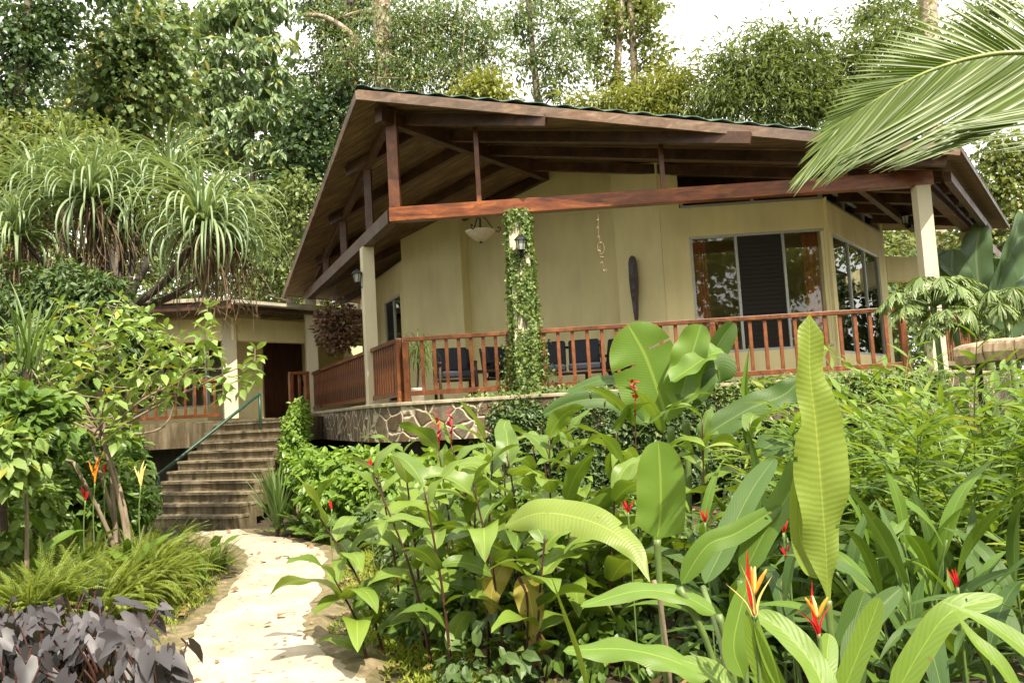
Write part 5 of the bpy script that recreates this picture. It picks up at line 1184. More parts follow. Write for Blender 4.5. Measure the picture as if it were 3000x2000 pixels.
def ivy_curtain(label, path_pts, ztop, zbot, N, mat, size=(.05, .10), out=.14, lump=.12, name='ivy_hedge', kind='ivy', cat='ivy'):
    pts = np.asarray(path_pts); seg = np.linalg.norm(np.diff(pts, axis=0), axis=1); cs = np.concatenate([[0], np.cumsum(seg)]); s = rng.uniform(0, cs[-1], N)
    xy = np.stack([np.interp(s, cs, pts[:, e]) for e in range(2)], -1); i_ = np.clip(np.searchsorted(cs, s) - 1, 0, len(seg) - 1); d = (np.diff(pts, axis=0) / seg[:, None])[i_]; nn = np.stack([d[:, 1], -d[:, 0]], -1)
    h = rng.uniform(0, 1, N); zt = np.interp(s, cs, np.broadcast_to(ztop, len(cs))); zb = np.interp(s, cs, np.broadcast_to(zbot, len(cs))); z = zt + (zb - zt) * h
    lum = lump * (np.sin(s * 3.1 + z * 4) + np.sin(s * 7.3 - z * 6.1) + np.sin(s * 1.3 + z * 2.2 + 2)) / 2 + lump * .7
    o = out * np.minimum(1, h * 4 + .3) + lum * np.minimum(1, h * 3 + .2) - np.abs(rng.normal(size=N)) * .10
    pos = np.stack([xy[:, 0] + nn[:, 0] * o, xy[:, 1] + nn[:, 1] * o, z + .03 * rng.normal(size=N)], -1); n3 = np.stack([nn[:, 0], nn[:, 1], np.full(N, .5)], -1)
    t = thing(name, label, cat, (pts[0][0], pts[0][1], float(np.min(zbot)))); k = MB()
    scatter(k, pos, np.array([0, 0, -.6]) + .45 * n3 + .55 * rng.normal(size=(N, 3)), n3 + .5 * rng.normal(size=(N, 3)), rng.uniform(*size, N), kind, .42); k.build('foliage', mat, t); return t
off = lambda p, k: p + FN * k
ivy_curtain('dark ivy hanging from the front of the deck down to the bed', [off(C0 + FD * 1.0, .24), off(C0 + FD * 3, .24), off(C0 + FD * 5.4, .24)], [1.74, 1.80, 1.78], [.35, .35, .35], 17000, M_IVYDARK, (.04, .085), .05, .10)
ivy_curtain('strip of trimmed ivy along the deck edge under the right railing', [off(C0 + FD * 4.2, .24), off(C0 + FD * 6.6, .24), off(C1, .3)], [1.78, 1.79, 1.72], [1.42, 1.46, 1.5], 4200, M_IVY, (.04, .075), .05, .05)
ivy_curtain('ivy mat spilling over the coping around the foot of the ivy column', [off(C0 + FD * .9, .2), off(C0 + FD * 2.1, .2), off(C0 + FD * 4.2, .2)], [1.77, 1.84, 1.80], [1.60, 1.52, 1.6], 2600, M_IVY, (.035, .065), .05, .05)
# bright vine bush between the stairs and the corner of the deck
M_VINE = leafmat('bright_vine_leaf', (.095, .20, .03), (.26, .42, .075), rough=.40, trans=.38)
def mound(name, label, blobs, N, size, mat, kind='heart', wid=.42, cat='bush', group=None, base=None, up=1.0, down=.5):
    b0 = blobs[0][0]; base = ground_at(b0) if base is None else base; t = thing(name, label, cat, base, group); k = MB(); vol = np.array([b[1][0] * b[1][1] + b[1][0] * b[1][2] for b in blobs]); cnt = (N * vol / vol.sum()).astype(int)
    for (c, r), n in zip(blobs, cnt):
        d = nrm(rng.normal(size=(n, 3)) * [1, 1, 1]); rr = rng.uniform(.55, 1.0, (n, 1)) ** .5; lum = 1 + .16 * (np.sin(d[:, :1] * 7 + c[0] * 9) * np.sin(d[:, 1:2] * 6 + 1) + np.sin(d[:, 2:] * 9 + d[:, :1] * 5))
        pos = np.asarray(c) + d * rr * lum * np.asarray(r); scatter(k, pos, d * .6 - np.array([0, 0, down]) + .5 * rng.normal(size=(n, 3)), d * .7 + [0, -.2, up] + .45 * rng.normal(size=(n, 3)), rng.uniform(*size, n), kind, wid)
    k.build('foliage', mat, t)
    k = MB()
    for (c, r) in blobs: k.tube([base - [0, 0, .05], (base + np.asarray(c)) / 2 + rng.normal(size=3) * .05, np.asarray(c)], [.025, .015, .006], 5)
    k.build('stem', M_STEM_BROWN, t); return t
mound('vine_bush', 'bright green heart leaved vine mound between the stairs and the deck corner', [(P(940, 1400, 12.0), (.42, .45, .36)), (P(1010, 1385, 11.9), (.45, .45, .32)), (P(1080, 1385, 11.6), (.42, .45, .32)), (P(900, 1370, 13.0), (.35, .45, .3)), (P(985, 1460, 11.5), (.45, .4, .3)), (P(1100, 1450, 11.2), (.5, .4, .36)), (P(1180, 1410, 11.2), (.5, .4, .33)), (P(1290, 1410, 11.2), (.5, .35, .38))], 6500, (.07, .14), M_VINE)
mound('climbing_vine', 'upright leafy vine climbing beside the top of the stairs', [(P(862, 1330, 14.6), (.25, .25, .35)), (P(868, 1260, 14.8), (.24, .25, .35)), (P(880, 1205, 15.0), (.16, .2, .22))], 1500, (.06, .12), M_VINE, 'oval', .3)

# low filling plants under the house and along the bed
M_FERN = leafmat('fern_leaf', (.07, .15, .025), (.17, .28, .05), rough=.5, trans=.34)
M_FEATHER = leafmat('feathery_yellow_green', (.16, .225, .03), (.35, .42, .075), rough=.5, trans=.40)
M_PURPLE = leafmat('purple_grey_taro_leaf', (.036, .033, .036), (.105, .095, .105), (.20, .24, .05), rough=.5, trans=.2, spec=.6, f2=.92)
M_COLEUS = leafmat('dark_red_coleus', (.05, .010, .014), (.12, .022, .03), rough=.5, trans=.25)
def fern(label, c, n, L, mat=M_FERN, name='fern', group=None, pin=20, ang=1.15, el=(.5, 1.4), pl=.22, pw=.2, droop=(.6, 1.6)):
    c = np.asarray(c, float); t = thing(name, label, 'fern' if name == 'fern' else 'plant', c, group); k = MB(); ms = MB()
    pth = arcs(np.tile(c, (n, 1)) + rng.normal(size=(n, 3)) * [.05, .05, .01], rng.uniform(0, 6.28, n), rng.uniform(*el, n), L * rng.uniform(.6, 1.1, n), rng.uniform(*droop, n), 14, 1.2)
    for p in pth:
        ms.tube(p, np.linspace(.004, .0015, 14), 4, cap=False)
        f = np.linspace(2, 13, pin); b = np.stack([np.interp(f, np.arange(14), p[:, e]) for e in range(3)], -1); T_ = nrm(np.gradient(b, axis=0)); sd = nrm(np.cross(T_, [0, 0, 1])); nn = np.cross(sd, T_)
        sz = L * pl * np.sin(np.linspace(.35, 2.95, pin)) ** .8 * rng.uniform(.85, 1.1, pin)
        for sg in (-1, 1): scatter(k, b, T_ * cos(ang) + sg * sd * sin(ang) - nn * .15, nn + .15 * rng.normal(size=b.shape), sz, 'diamond', pw)
    ms.build('frond_stem', M_STEM_GREEN, t); k.build('foliage', mat, t); return t
for q in range(22):
    D = rng.uniform(6.1, 8.6); px = rng.uniform(-40, min(540, 260 + 150 * (D - 6.1))); fern('feathery yellow green fern clump left of the path', ground_at(P(px, 1600, D)) + [0, 0, .15], 60, .66, M_FEATHER, 'feather_fern', 'feathery ferns left of the path', 30, .7, (.8, 1.55), .085, .10, (.4, 2.4))
for q, (px, D) in enumerate([(930, 11.0), (1010, 10.6), (890, 11.6), (1060, 10.2)]): fern('green fern below the vine mound right of the stairs', ground_at(P(px, 1500, D)) + [0, 0, .12], 16, .5, M_FERN, 'fern', 'ferns right of the stairs', 18)
# grassy clump before the stairs
for q, (px, D, L) in enumerate([(560, 8.6, .62), (640, 9.0, .5), (500, 8.9, .5)]):
    rosette('grass_clump', 'fine arching ornamental grass clump in front of the stone stairs', ground_at(P(px, 1600, D)) + [0, 0, .05], 220, L, .0045, (.5, 1.55), (.5, 2.0), M_FEATHER if q < 1 else M_GRASSLEAF, group='grass clumps in front of the stairs')
# purple taro
for q in range(20):
    D = rng.uniform(4.5, 5.9); px = rng.uniform(-60, 480 - 90 * (D - 4.5)); b = ground_at(P(px, 1850, D)); t = thing('purple_taro', 'purple grey leaved taro plant in the lower left corner', 'plant', b, 'purple taro plants at the lower left'); n = 20; k = MB(); ms = MB()
    a = rng.uniform(0, 6.28, n); rr = rng.uniform(.03, .26, n); hz = rng.uniform(.2, .5, n); tp = b + np.stack([np.cos(a) * rr, np.sin(a) * rr, hz], -1)
    for p in tp: ms.tube(spline([b, (b + p) / 2 + [0, 0, .05], p], 6), .006, 5)
    scatter(k, tp, np.stack([np.cos(a), np.sin(a), rng.uniform(-2.2, -.2, n)], -1) + .3 * rng.normal(size=(n, 3)), np.stack([np.cos(a) * .8, np.sin(a) * .8 - .5, np.full(n, .55)], -1) + .25 * rng.normal(size=(n, 3)), rng.uniform(.08, .17, n), 'heart', .38)
    ms.build('stem', M_STEM_RED, t); k.build('foliage', M_PURPLE, t, smooth=True)
# leafy low fill on the left bank
MGREEN = leafmat('mid_green_leaf', (.055, .125, .022), (.15, .26, .045), rough=.42, trans=.32)
LB = 'low mid green leafy bush on the left bank'
for q, (px, py, D, r) in enumerate([(60, 1400, 8.4, .5), (70, 1240, 6.7, .33), (-10, 1330, 6.4, .3), (190, 1420, 8.6, .5), (320, 1440, 8.8, .42), (350, 1480, 8.4, .28), (110, 1320, 9.2, .5), (270, 1330, 9.4, .5), (20, 1500, 7.6, .45), (300, 1290, 11.8, .5), (180, 1260, 10.5, .5), (40, 1250, 10, .6)]):
    mound('leafy_bush', LB, [(P(px, py, D), (r, r, r * .8))], 900, (.08, .15), MGREEN if q % 2 else M_SHRUB, 'oval', .3, group='bushes on the left bank')
for q, (px, py, D, r) in enumerate([(130, 900, 10.3, .5), (260, 930, 10.2, .5), (370, 960, 10.2, .32), (20, 860, 10.4, .55), (280, 880, 10.0, .42), (200, 850, 10.2, .42), (200, 1000, 9.8, .5), (340, 1010, 10.2, .38)]):
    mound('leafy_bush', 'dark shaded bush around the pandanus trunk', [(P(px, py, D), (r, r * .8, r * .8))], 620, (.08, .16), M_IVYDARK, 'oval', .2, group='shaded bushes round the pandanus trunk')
# bright flowers on the left bank
def torch(label, px, D, mat, n=6, h=.26, name='heliconia_flower'):
    c = P(*px, D); t = thing(name, label, 'flower', ground_at(c)); stalk([c, c - [.02, 0, .3], ground_at(c)], .007, M_STEM_GREEN, t)
    for q in range(n):
        a = rng.uniform(-.55, .55); z = h * q / n * .5; blade3([c + [0, 0, z], c + [sin(a) * h * .3, -.01, z + h * .3], c + [sin(a) * h * .62, -.01, z + h * .55]], .011, (.2, -1, 0), 'petal', mat, t, 'bract', K=10, nw=2, fold=.6)
torch('orange heliconia flower with pointed bracts on the left bank', (278, 1415), 7.6, M_ORANGE, 5, .28)
torch('yellow orange heliconia flower beside the pale shrub stem', (412, 1425), 7.5, M_YELLOW, 7, .24)
torch('red ginger flower low on the left bank', (250, 1465), 7.5, M_RED, 6, .14, 'ginger_flower')
torch('small red flower left of the orange heliconia', (310, 1385), 7.7, M_RED, 4, .10, 'ginger_flower')
torch('red flower spike low beside the path left of the fern', (1085, 1370), 8.0, M_RED, 5, .1, 'ginger_flower')
torch('red flower bud on a dark stem by the path', (972, 1490), 8.6, M_RED, 4, .1, 'ginger_flower')
# canna like plants on the left bank
for q, (px, D, h) in enumerate([(60, 6.9, .8), (380, 7.2, .55), (300, 7.6, .6), (590, 8.2, .4), (200, 7.4, .6)]):
    canna('broad leaved heliconia without flowers on the left bank', ground_at(P(px, 1600, D)), h, (rng.normal() * .1, 0), 5, .42, .06, M_HELI, M_STEM_GREEN, group='heliconias on the left bank', name='heliconia', elr=(.5, 1.2))
for q in range(16):
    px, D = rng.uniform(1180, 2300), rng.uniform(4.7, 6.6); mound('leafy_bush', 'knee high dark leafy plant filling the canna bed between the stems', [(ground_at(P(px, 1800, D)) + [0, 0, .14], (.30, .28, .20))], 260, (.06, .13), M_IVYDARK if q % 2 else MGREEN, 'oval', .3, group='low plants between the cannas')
# undergrowth in the bed and beneath the deck
for q in range(30):
    px, D = rng.uniform(1080, 3000), rng.uniform(6.5, 11.0)
    if px < 1300 and D < 8: D += 3
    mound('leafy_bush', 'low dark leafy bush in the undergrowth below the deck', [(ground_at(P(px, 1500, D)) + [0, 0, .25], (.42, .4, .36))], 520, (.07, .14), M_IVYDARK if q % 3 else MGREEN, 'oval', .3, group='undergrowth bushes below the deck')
# grass: short turf in tufts, one mass
N = 150000; gxy = np.stack([np.where(rng.random(N) < .7, rng.uniform(-4.6, .2, N), rng.uniform(-7, 7, N)), rng.uniform(3.2, 12.8, N)], -1)
cl = np.sin(gxy[:, 0] * 2.3 + 1) * np.sin(gxy[:, 1] * 1.9) + np.sin(gxy[:, 0] * 5.1) * np.sin(gxy[:, 1] * 4.3 + 2) * .6
pc_ = np.interp(gxy[:, 1], ((A_ + B_) / 2)[::1][:, 1][np.argsort(((A_ + B_) / 2)[:, 1])], ((A_ + B_) / 2)[:, 0][np.argsort(((A_ + B_) / 2)[:, 1])]); hw_ = np.interp(gxy[:, 1], np.sort(A_[:, 1]), (np.abs(B_[:, 0] - A_[:, 0]) / 2)[np.argsort(A_[:, 1])])
dpa = np.abs(gxy[:, 0] - pc_) - hw_
keep = (dpa > -.01) & ((cl + .8 * rng.normal(size=N) > -.35)) & (rng.random(N) < np.interp(dpa, [.1, .3, 1.5, 3], [.25, 1, 1, .35])); keep &= ~((gxy[:, 0] > pc_ + hw_ + .75) & (rng.random(N) < .85)); gxy = gxy[keep]; n = len(gxy)
g3 = np.stack([gxy[:, 0], gxy[:, 1], groundz(gxy[:, 0], gxy[:, 1])], -1); k = MB(); M_TURF = leafmat('turf_blade', (.16, .24, .025), (.38, .46, .08), rough=.6, trans=.38)
a = rng.uniform(0, 6.28, n); scatter(k, g3, np.stack([np.cos(a), np.sin(a), rng.uniform(.4, 2.2, n)], -1), np.stack([-np.sin(a), np.cos(a), np.full(n, .9)], -1), rng.uniform(.025, .075, n), 'diamond', .16)
tag(k.build('grass', M_TURF), kind='stuff')
N = 3000; lxy = np.stack([rng.uniform(-6, 6, N), rng.uniform(3.4, 12.5, N)], -1); g3 = np.stack([lxy[:, 0], lxy[:, 1], groundz(lxy[:, 0], lxy[:, 1]) + .02], -1); on = np.abs(lxy[:, 0] - np.interp(lxy[:, 1], np.sort(((A_ + B_) / 2)[:, 1]), ((A_ + B_) / 2)[:, 0][np.argsort(((A_ + B_) / 2)[:, 1])])) < .5; g3[on, 2] = .055; g3 = g3[(~on) | (rng.random(N) < .12)]; n = len(g3)
k = MB(); a = rng.uniform(0, 6.28, n); scatter(k, g3, np.stack([np.cos(a), np.sin(a), .2 * rng.normal(size=n)], -1), np.array([0, 0, 1]) + .3 * rng.normal(size=(n, 3)), rng.uniform(.04, .11, n), 'diamond', .45)
tag(k.build('leaf_litter', leafmat('dry_leaf_litter', (.12, .07, .03), (.34, .22, .11), rough=.8, trans=.1)), kind='stuff')
# ------------------------------------------------------------------ trees behind the house
def blob(px, py, rx, ry, D, rz=None): s = D / CAM_F; return P(px, py, D), np.array([rx * s, (rz or (rx + ry) / 2) * s, ry * s])
M_BARK = barkmat('grey_brown_bark', (.07, .055, .04), (.20, .165, .12), 4)
M_PALEBARK = barkmat('pale_mottled_bark', (.26, .19, .13), (.58, .48, .36), 5, blot=(.22, .16, .10))
def tree(name, label, trunk, blobs, n, per, L, wid, mat, kind='diamond', bark=M_BARK, cat='tree', droop=.5, rc=.35, group=None, vines=0, trunk_r=(.22, .06), limb=.05, shell=.45, whorl=False):
    """trunk: list of points; leaves sit in clumps along twigs spread through uneven blobs"""
    tp = spline(trunk, 18); base = tp[0]; t = thing(name, label, cat, base, group); mt = MB(); mf = MB()
    mt.tube(tp, np.linspace(trunk_r[0], trunk_r[1], 18), 9)
    vol = np.array([r[0] * r[2] for c, r in blobs]); cnt = np.maximum(3, (n * vol / vol.sum()).astype(int))
    for (c, r), m_ in zip(blobs, cnt):
        i0 = int(np.argmin(np.linalg.norm(tp - (c - [0, 0, r[2] * .8]), axis=1))); q0 = tp[i0]
        lp = spline([q0, q0 * .5 + c * .5 + rng.normal(size=3) * .15 * r - [0, 0, r[2] * .15], c], 9); mt.tube(lp, np.linspace(limb, limb * .4, 9), 6)
        d = nrm(rng.normal(size=(m_, 3))); rr = rng.uniform(0, 1, (m_, 1)) ** shell; lum = 1 + .22 * np.sin(d[:, :1] * 5 + c[0]) * np.sin(d[:, 2:] * 6 + c[2]); cc = c + d * rr * lum * r
        for q in cc[::max(1, m_ // 14)]: mt.tube([c + (q - c) * .1, c * .5 + q * .5 + rng.normal(size=3) * .1, q], [limb * .35, limb * .2, limb * .1], 4)
        ax = nrm(d * [1, 1, .5] + .5 * rng.normal(size=(m_, 3))); k = per; a = rng.uniform(-1, 1, (m_, k, 1)); jit = rng.normal(size=(m_, k, 3)) * rc * .42
        pos = cc[:, None] + ax[:, None] * a * rc + jit * [1, 1, .6]
        if whorl: pos = cc[:, None] + rng.normal(size=(m_, k, 3)) * .05; jit = jit * [1, 1, .35]
        dr = nrm(jit) * .8 + (0 if whorl else 1) * ax[:, None] * .5 + np.array([0, 0, -droop]) + .25 * rng.normal(size=jit.shape)
        upv = np.array([0, -.25, 1.0]) + .55 * rng.normal(size=jit.shape)
        scatter(mf, pos.reshape(-1, 3), dr.reshape(-1, 3), upv.reshape(-1, 3), L * rng.uniform(.4, 1.2, m_ * k), kind, wid)
    if vines:
        mv = MB()
        for q in range(vines):
            c, r = blobs[rng.integers(len(blobs))]; p = c + rng.normal(size=3) * r * .5; ln = rng.uniform(1.5, 4.5); mv.tube([p, p + [.1 * rng.normal(), 0, -ln * .5], p + [.15 * rng.normal(), 0, -ln]], .012, 4)
        mv.build('vine', M_STEM_BROWN, t)
    mt.build('trunk', bark, t, smooth=True); mf.build('crown', mat, t); return t
def gp(px, D): p = P(px, 1100, D); return np.array([p[0], p[1], 0.0])
T_DARK = leafmat('dark_tree_leaf', (0.032, 0.074, 0.029), (0.094, 0.161, 0.062), (0.175, 0.201, 0.064), rough=.38, trans=.34)  # haze put into the dark, mid and pale leaf colours: lighter, bluer
T_MID = leafmat('mid_tree_leaf', (0.068, 0.131, 0.045), (0.188, 0.270, 0.098), (0.410, 0.339, 0.088), rough=.36, trans=.34)
T_PALE = leafmat('pale_drooping_leaf', (0.126, 0.201, 0.083), (0.298, 0.400, 0.191), (0.508, 0.444, 0.099), rough=.34, trans=.3, spec=.6)
T_OLIVE = leafmat('olive_leaf', (0.086, 0.137, 0.031), (0.209, 0.264, 0.068), (0.347, 0.286, 0.062), rough=.42, trans=.34)
T_BAMB = leafmat('bamboo_leaf', (0.085, 0.141, 0.037), (0.214, 0.281, 0.094), rough=.42, trans=.34)
T_YEL = leafmat('yellow_green_leaf', (0.141, 0.185, 0.026), (0.290, 0.326, 0.070), rough=.45, trans=.34)

tree('broadleaf_tree', 'dark dense broadleaf tree in the top left corner', [gp(40, 17), P(30, 700, 17), P(60, 250, 17), P(90, -60, 17)],
     [blob(70, 120, 130, 150, 17), blob(40, 330, 120, 140, 17), blob(150, 40, 130, 90, 17.5), blob(60, 500, 110, 110, 17.5), blob(150, 400, 100, 60, 17), blob(330, -30, 90, 40, 17)], 560, 15, .16, .32, T_DARK, 'oval', droop=.4, shell=.6)
tree('large_leaf_tree', 'broad leaved tree with coarse rounded leaves beside the dark corner tree', [gp(330, 19), P(340, 800, 19), P(330, 400, 19), P(390, 60, 19)],
     [blob(330, 190, 90, 120, 19), blob(420, 120, 120, 110, 19), blob(400, 290, 130, 110, 19), blob(290, 330, 90, 90, 19), blob(480, 240, 100, 120, 19.5), blob(340, 430, 130, 80, 19.5), blob(480, 60, 90, 80, 20)], 760, 12, .19, .40, T_MID, 'oval', droop=.7, shell=.6)
tree('olive_tree', 'olive green bushy tree behind the pandanus heads', [gp(180, 16), P(180, 800, 16), P(190, 500, 16)],
     [blob(120, 410, 120, 90, 16), blob(60, 500, 130, 110, 16), blob(220, 480, 120, 100, 16), blob(250, 400, 110, 60, 16.5), blob(330, 560, 150, 110, 17), blob(90, 640, 160, 120, 16.5)], 520, 15, .14, .32, T_OLIVE, 'oval', shell=.6)
DT = 27
ct_ = [gp(775, DT), P(762, 860, DT), P(742, 560, DT), P(738, 250, DT), P(735, -40, DT)]
tree('pale_leaf_tree', 'slim tree with layered drooping pale leaves and a thin straight trunk', ct_,
     [blob(660, 60, 150, 70, DT + 0.0), blob(760, 30, 130, 70, DT + 0.0), blob(600, 170, 110, 60, DT + 0.0), blob(760, 150, 130, 60, DT + -0.2), blob(640, 250, 130, 60, DT + -0.2), blob(800, 240, 100, 60, DT + 0.0), blob(590, 330, 110, 55, DT + 0.0), blob(720, 330, 120, 60, DT + -0.4), blob(850, 350, 80, 55, DT + 0.0), blob(680, 420, 120, 55, DT + -0.2), blob(800, 450, 110, 55, DT + 0.0), blob(580, 450, 100, 60, DT + 0.4), blob(650, 560, 120, 50, DT + 0.0), blob(780, 580, 100, 50, DT + -0.2), blob(830, 660, 80, 50, DT + 0.0), blob(720, 690, 90, 45, DT + 0.0)], 900, 11, .42, .17, T_PALE, 'oval', droop=.75, rc=.34, trunk_r=(.12, .06), limb=.035, shell=.6, whorl=True)
tree('dark_under_tree', 'dark glossy tree close behind the left slope of the main roof', [gp(930, 27), P(920, 700, 27), P(920, 420, 27)],
     [blob(940, 330, 100, 90, 27), blob(880, 410, 90, 80, 27), blob(950, 450, 90, 90, 27), blob(860, 510, 90, 70, 27), blob(1010, 290, 70, 60, 27), blob(920, 570, 80, 80, 27)], 330, 16, .20, .38, T_DARK, 'oval')
tree('bright_bush_tree', 'bright green small tree between the cottage roof and the main roof', [gp(850, 26), P(850, 900, 26), P(850, 720, 26)],
     [blob(840, 640, 80, 80, 26), blob(800, 740, 90, 80, 26), blob(870, 560, 70, 70, 26), blob(770, 830, 70, 50, 26), blob(850, 800, 60, 70, 26)], 240, 16, .17, .36, T_BAMB, 'oval')
tree('vine_tree', 'tall forest tree hung with vines and creepers left of the roof peak', [gp(1130, 27), P(1135, 700, 27), P(1130, 250, 27), P(1110, -80, 27)],
     [blob(1180, 60, 150, 110, 27), blob(1280, 120, 130, 130, 27), blob(1130, 190, 120, 110, 27), blob(1020, 180, 90, 100, 26.5), blob(1200, 230, 130, 90, 26.5), blob(1350, 60, 130, 90, 27.5), blob(1420, 150, 90, 100, 28), blob(1330, 210, 100, 70, 27), blob(980, 60, 90, 60, 28)], 1250, 14, .16, .26, T_MID, 'diamond', bark=M_PALEBARK, vines=26, trunk_r=(.42, .3), limb=.10, droop=.8)
dtt = tree('dark_trunk_tree', 'tall tree with a dark trunk and a bare curving limb behind the vine tree', [gp(1035, 29), P(1030, 700, 29), P(1025, 250, 29), P(1020, -80, 29)],
     [blob(990, 90, 90, 90, 29), blob(960, 200, 80, 80, 29), blob(1070, 20, 110, 60, 29), blob(920, 20, 80, 60, 29)], 360, 15, .18, .32, T_DARK, 'diamond', trunk_r=(.36, .28), droop=.7)
mb = MB(); mb.tube(spline([P(890, 45, 27.5), P(950, 50, 27.5), P(1010, 85, 27.5), P(1060, 135, 27.6)], 14), np.linspace(.06, .13, 14), 7); mb.build('limb', M_PALEBARK, dtt, smooth=True)
tree('lacy_tree', 'lacy crowned tree with hanging sprays right of the roof peak', [gp(1600, 30), P(1590, 500, 30), P(1560, 150, 30), P(1540, -80, 30)],
     [blob(1520, 60, 110, 80, 30), blob(1620, 120, 90, 80, 30), blob(1650, 200, 90, 60, 30), blob(1560, 180, 70, 70, 30), blob(1620, 270, 60, 50, 30), blob(1670, 40, 90, 60, 31), blob(1580, 0, 100, 50, 31), blob(1700, 120, 60, 70, 31)], 560, 13, .17, .30, T_MID, 'diamond', droop=.8, trunk_r=(.2, .08), shell=.6)
for q, (px, lab) in enumerate(((1812, 'thin pale straight trunked tree at the left of the twin pair'), (1856, 'thin pale straight trunked tree at the right of the twin pair'))):
    tree('slim_tree', lab, [gp(px, 33), P(px + 5, 600, 33), P(px + 8 * (q - .5), 250, 33), P(px + 14 * (1 - 2 * q), -60, 33)],
         [blob(px - 40 + 70 * q, 70, 70, 70, 33), blob(px - 60 + 120 * q, 160, 60, 50, 33), blob(px + 20, 10, 90, 50, 33.5), blob(px - 20 + 50 * q, 240, 50, 40, 33)], 170, 14, .22, .40, T_OLIVE, 'diamond', bark=M_PALEBARK, trunk_r=(.22, .13))
tree('yellow_tree', 'sunlit yellow green feathery tree rising just behind the roof ridge', [gp(1400, 24), P(1410, 600, 24), P(1410, 320, 24)], [blob(1380, 265, 70, 40, 24), blob(1450, 290, 70, 40, 24), blob(1430, 240, 40, 30, 24)], 150, 15, .19, .28, T_YEL, 'diamond')
def bamboo(name, label, trunk, blobs, n, mat=T_BAMB, group=None): return tree(name, label, trunk, blobs, n, 15, .26, .11, mat, 'diamond', droop=.55, rc=.40, trunk_r=(.06, .03), limb=.02, bark=M_STEM_GREEN, group=group, shell=.55)
bamboo('bamboo_grove', 'pale feathery bamboo low behind the roof between slim trunks and dark bamboo', [gp(1900, 22), P(1900, 600, 22), P(1900, 300, 22)], [blob(1780, 310, 110, 50, 22), blob(1900, 290, 120, 70, 22), blob(1980, 240, 90, 70, 22), blob(1880, 350, 180, 40, 22), blob(1690, 320, 70, 30, 22), blob(2040, 320, 120, 60, 22)], 420, T_YEL)
bamboo('bamboo_grove', 'tall dark leaning bamboo with arching sprays above the roof centre', [gp(2200, 21), P(2200, 600, 21), P(2240, 300, 21), P(2330, 90, 21)], [blob(2150, 190, 90, 80, 21), blob(2270, 120, 90, 60, 21), blob(2230, 240, 120, 80, 21), blob(2330, 200, 110, 80, 21), blob(2120, 290, 100, 60, 21), blob(2250, 330, 150, 60, 21), blob(2380, 300, 90, 70, 21), blob(2370, 110, 40, 50, 21)], 620)
bamboo('bamboo_grove', 'dense bamboo clump behind the hanging palm frond', [gp(2560, 21), P(2560, 600, 21), P(2560, 300, 21), P(2640, 80, 21)], [blob(2470, 180, 90, 70, 21.5), blob(2580, 130, 100, 60, 21.5), blob(2540, 240, 140, 80, 21.5), blob(2650, 80, 70, 50, 21.5), blob(2430, 290, 120, 80, 21.5), blob(2580, 340, 150, 70, 21.5), blob(2680, 200, 60, 80, 21.5)], 600)
tree('pale_trunk_tree', 'tall tree with a thick pale mottled trunk behind the palm frond', [gp(2740, 27), P(2735, 500, 27), P(2722, 150, 27), P(2712, -90, 27)], [blob(2600, 20, 130, 40, 27), blob(2820, 90, 100, 50, 27), blob(2900, 30, 120, 60, 27), blob(2850, 160, 110, 40, 27.5), blob(2540, 50, 60, 40, 27)], 300, 14, .17, .34, T_MID, 'diamond', bark=M_PALEBARK, trunk_r=(.36, .30), shell=.7)
tree('round_tree', 'yellow green bushy tree at the right edge beyond the roof corner', [gp(2930, 22), P(2930, 800, 22), P(2930, 550, 22)], [blob(2900, 470, 80, 60, 22), blob(2970, 430, 90, 60, 22), blob(2990, 520, 90, 80, 22), blob(2910, 570, 80, 70, 22), blob(2980, 630, 110, 80, 22), blob(2870, 680, 90, 90, 22), blob(2750, 760, 150, 90, 24), blob(2600, 800, 140, 110, 26), blob(2620, 700, 100, 60, 26)], 560, 15, .17, .36, T_OLIVE, 'oval')
# big banana like leaves behind the right corner of the house
t = thing('banana_clump', 'tall blue green banana leaves beyond the right corner of the veranda', 'plant', gp(2900, 15.5)); M_BLUE = leafmat('blue_green_banana', (.05, .11, .045), (.14, .22, .10), rough=.35, trans=.3, veins=(160, .6, .03))
for px, W, fc in (([(2890, 1000), (2870, 860), (2860, 740), (2875, 650)], 44, (-.4, -1, .2)), ([(2900, 1000), (2920, 850), (2960, 740), (2990, 620)], 46, (.6, -1, .1)), ([(2880, 980), (2820, 880), (2790, 800), (2790, 730)], 50, (-.1, -1, .3)), ([(2900, 980), (2930, 900), (2960, 840), (3010, 800)], 50, (-.4, -.8, .6)), ([(2870, 960), (2830, 850), (2770, 770), (2730, 740)], 36, (.2, -1, .5)), ([(2950, 1000), (2985, 880), (3005, 780), (3000, 690)], 55, (-.3, -1, .1)), ([(2920, 990), (2900, 900), (2930, 820), (2900, 760)], 44, (-.5, -1, .2))):
    leaf_px(px, 15.5, W, fc, 'banana', M_BLUE, t, K=34, fold=.3, ripple=.08, curl=.1)
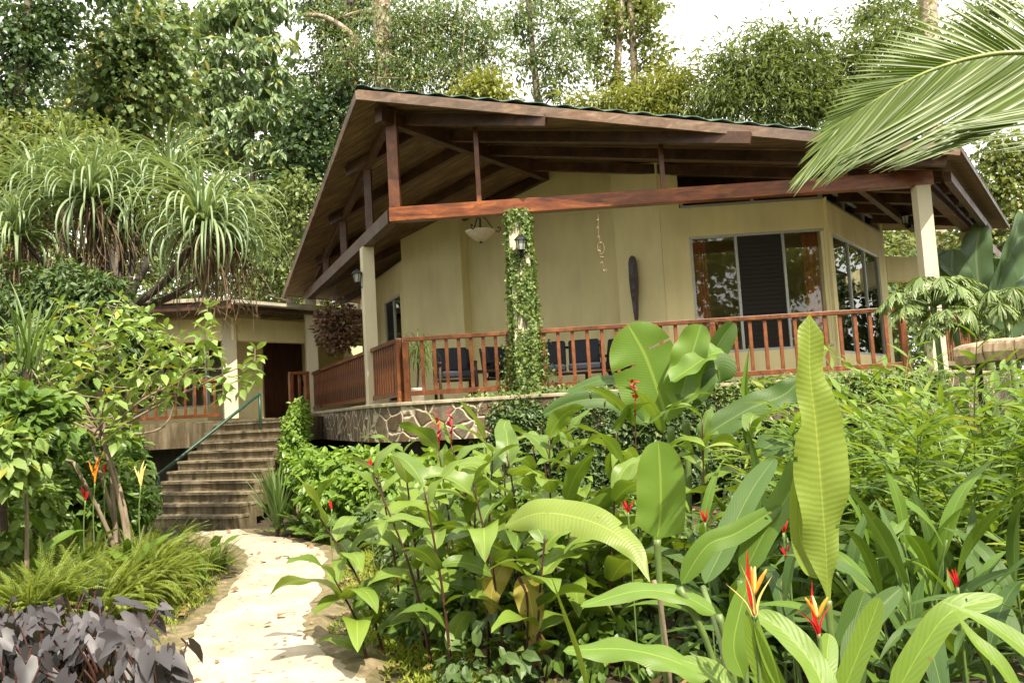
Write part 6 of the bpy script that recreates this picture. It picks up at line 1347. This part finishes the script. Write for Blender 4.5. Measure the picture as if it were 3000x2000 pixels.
stalk([gp(2900, 15.5), gp(2900, 15.5) + [0, 0, 1.2], P(2895, 990, 15.5)], .12, M_STEM_GREEN, t)
# forest edge further back, dense below the skyline
FE = 'hazy forest tree in the dense edge far behind the house'
for q in range(15):
    px, D = -150 + q * 230 + rng.uniform(-50, 50), rng.uniform(36, 48); ht = rng.uniform(60, 420) if q < 6 else rng.uniform(420, 600)
    tree('forest_tree', FE, [gp(px, D), P(px, 900, D), P(px, ht, D)], [blob(px + rng.normal() * 60, ht + 60 + 130 * e, 170, 120, D) for e in range(5)], 330, 14, .34, .40, [T_MID, T_DARK, T_OLIVE][q % 3], 'diamond', group='forest trees far behind the house', droop=.5, rc=.6)
for q, (px, py, D, r) in enumerate([(150, 900, 14, .9), (400, 1000, 21.5, 1.2), (0, 850, 14.5, 1.0), (-60, 1050, 12, .9), (250, 1060, 12.5, .7), (850, 960, 27, 1.2), (620, 800, 28, 1.9), (470, 820, 27, 1.8), (330, 820, 26, 1.7), (2650, 950, 22, 1.6), (2880, 900, 19, 1.2), (2520, 900, 24, 1.5)]):
    mound('leafy_bush', 'shady green bush filling the gap behind the garden', [(P(px, py, D), (r, r * .8, r))], 1500, (.12, .24), [T_MID, T_DARK, T_OLIVE][q % 3], 'oval', .32, group='bushes behind the garden')
# trees across the garden, behind the viewer: they show in the window glass
for q, (x, y, s) in enumerate([(-9, -9, 1), (-2, -13, 1.1), (4, -11, 1), (9, -13, 1.1), (14, -8, 1), (20, 0, 1.0), (17, 9, .9), (-15, -7, 1.0), (-21, -11, 1.2), (-28, -6, 1.2), (18, -14, 1.2)]):
    c = np.array([x, y, 4.0]); tree('garden_tree', 'leafy tree across the garden reflected in the window panes', [np.array([x, y, 0.]), np.array([x + .2, y, 4.]), np.array([x, y, 9.])], [(c + rng.normal(size=3) * [1.8, 1.8, 1.0] + [0, 0, (e % 5) * 2.0 - 2.0], np.array([2.2, 2.2, 1.6]) * s) for e in range(11)], 480, 14, .36, .4, [T_OLIVE, T_YEL][q % 2], 'diamond', group='trees across the garden', rc=.7)
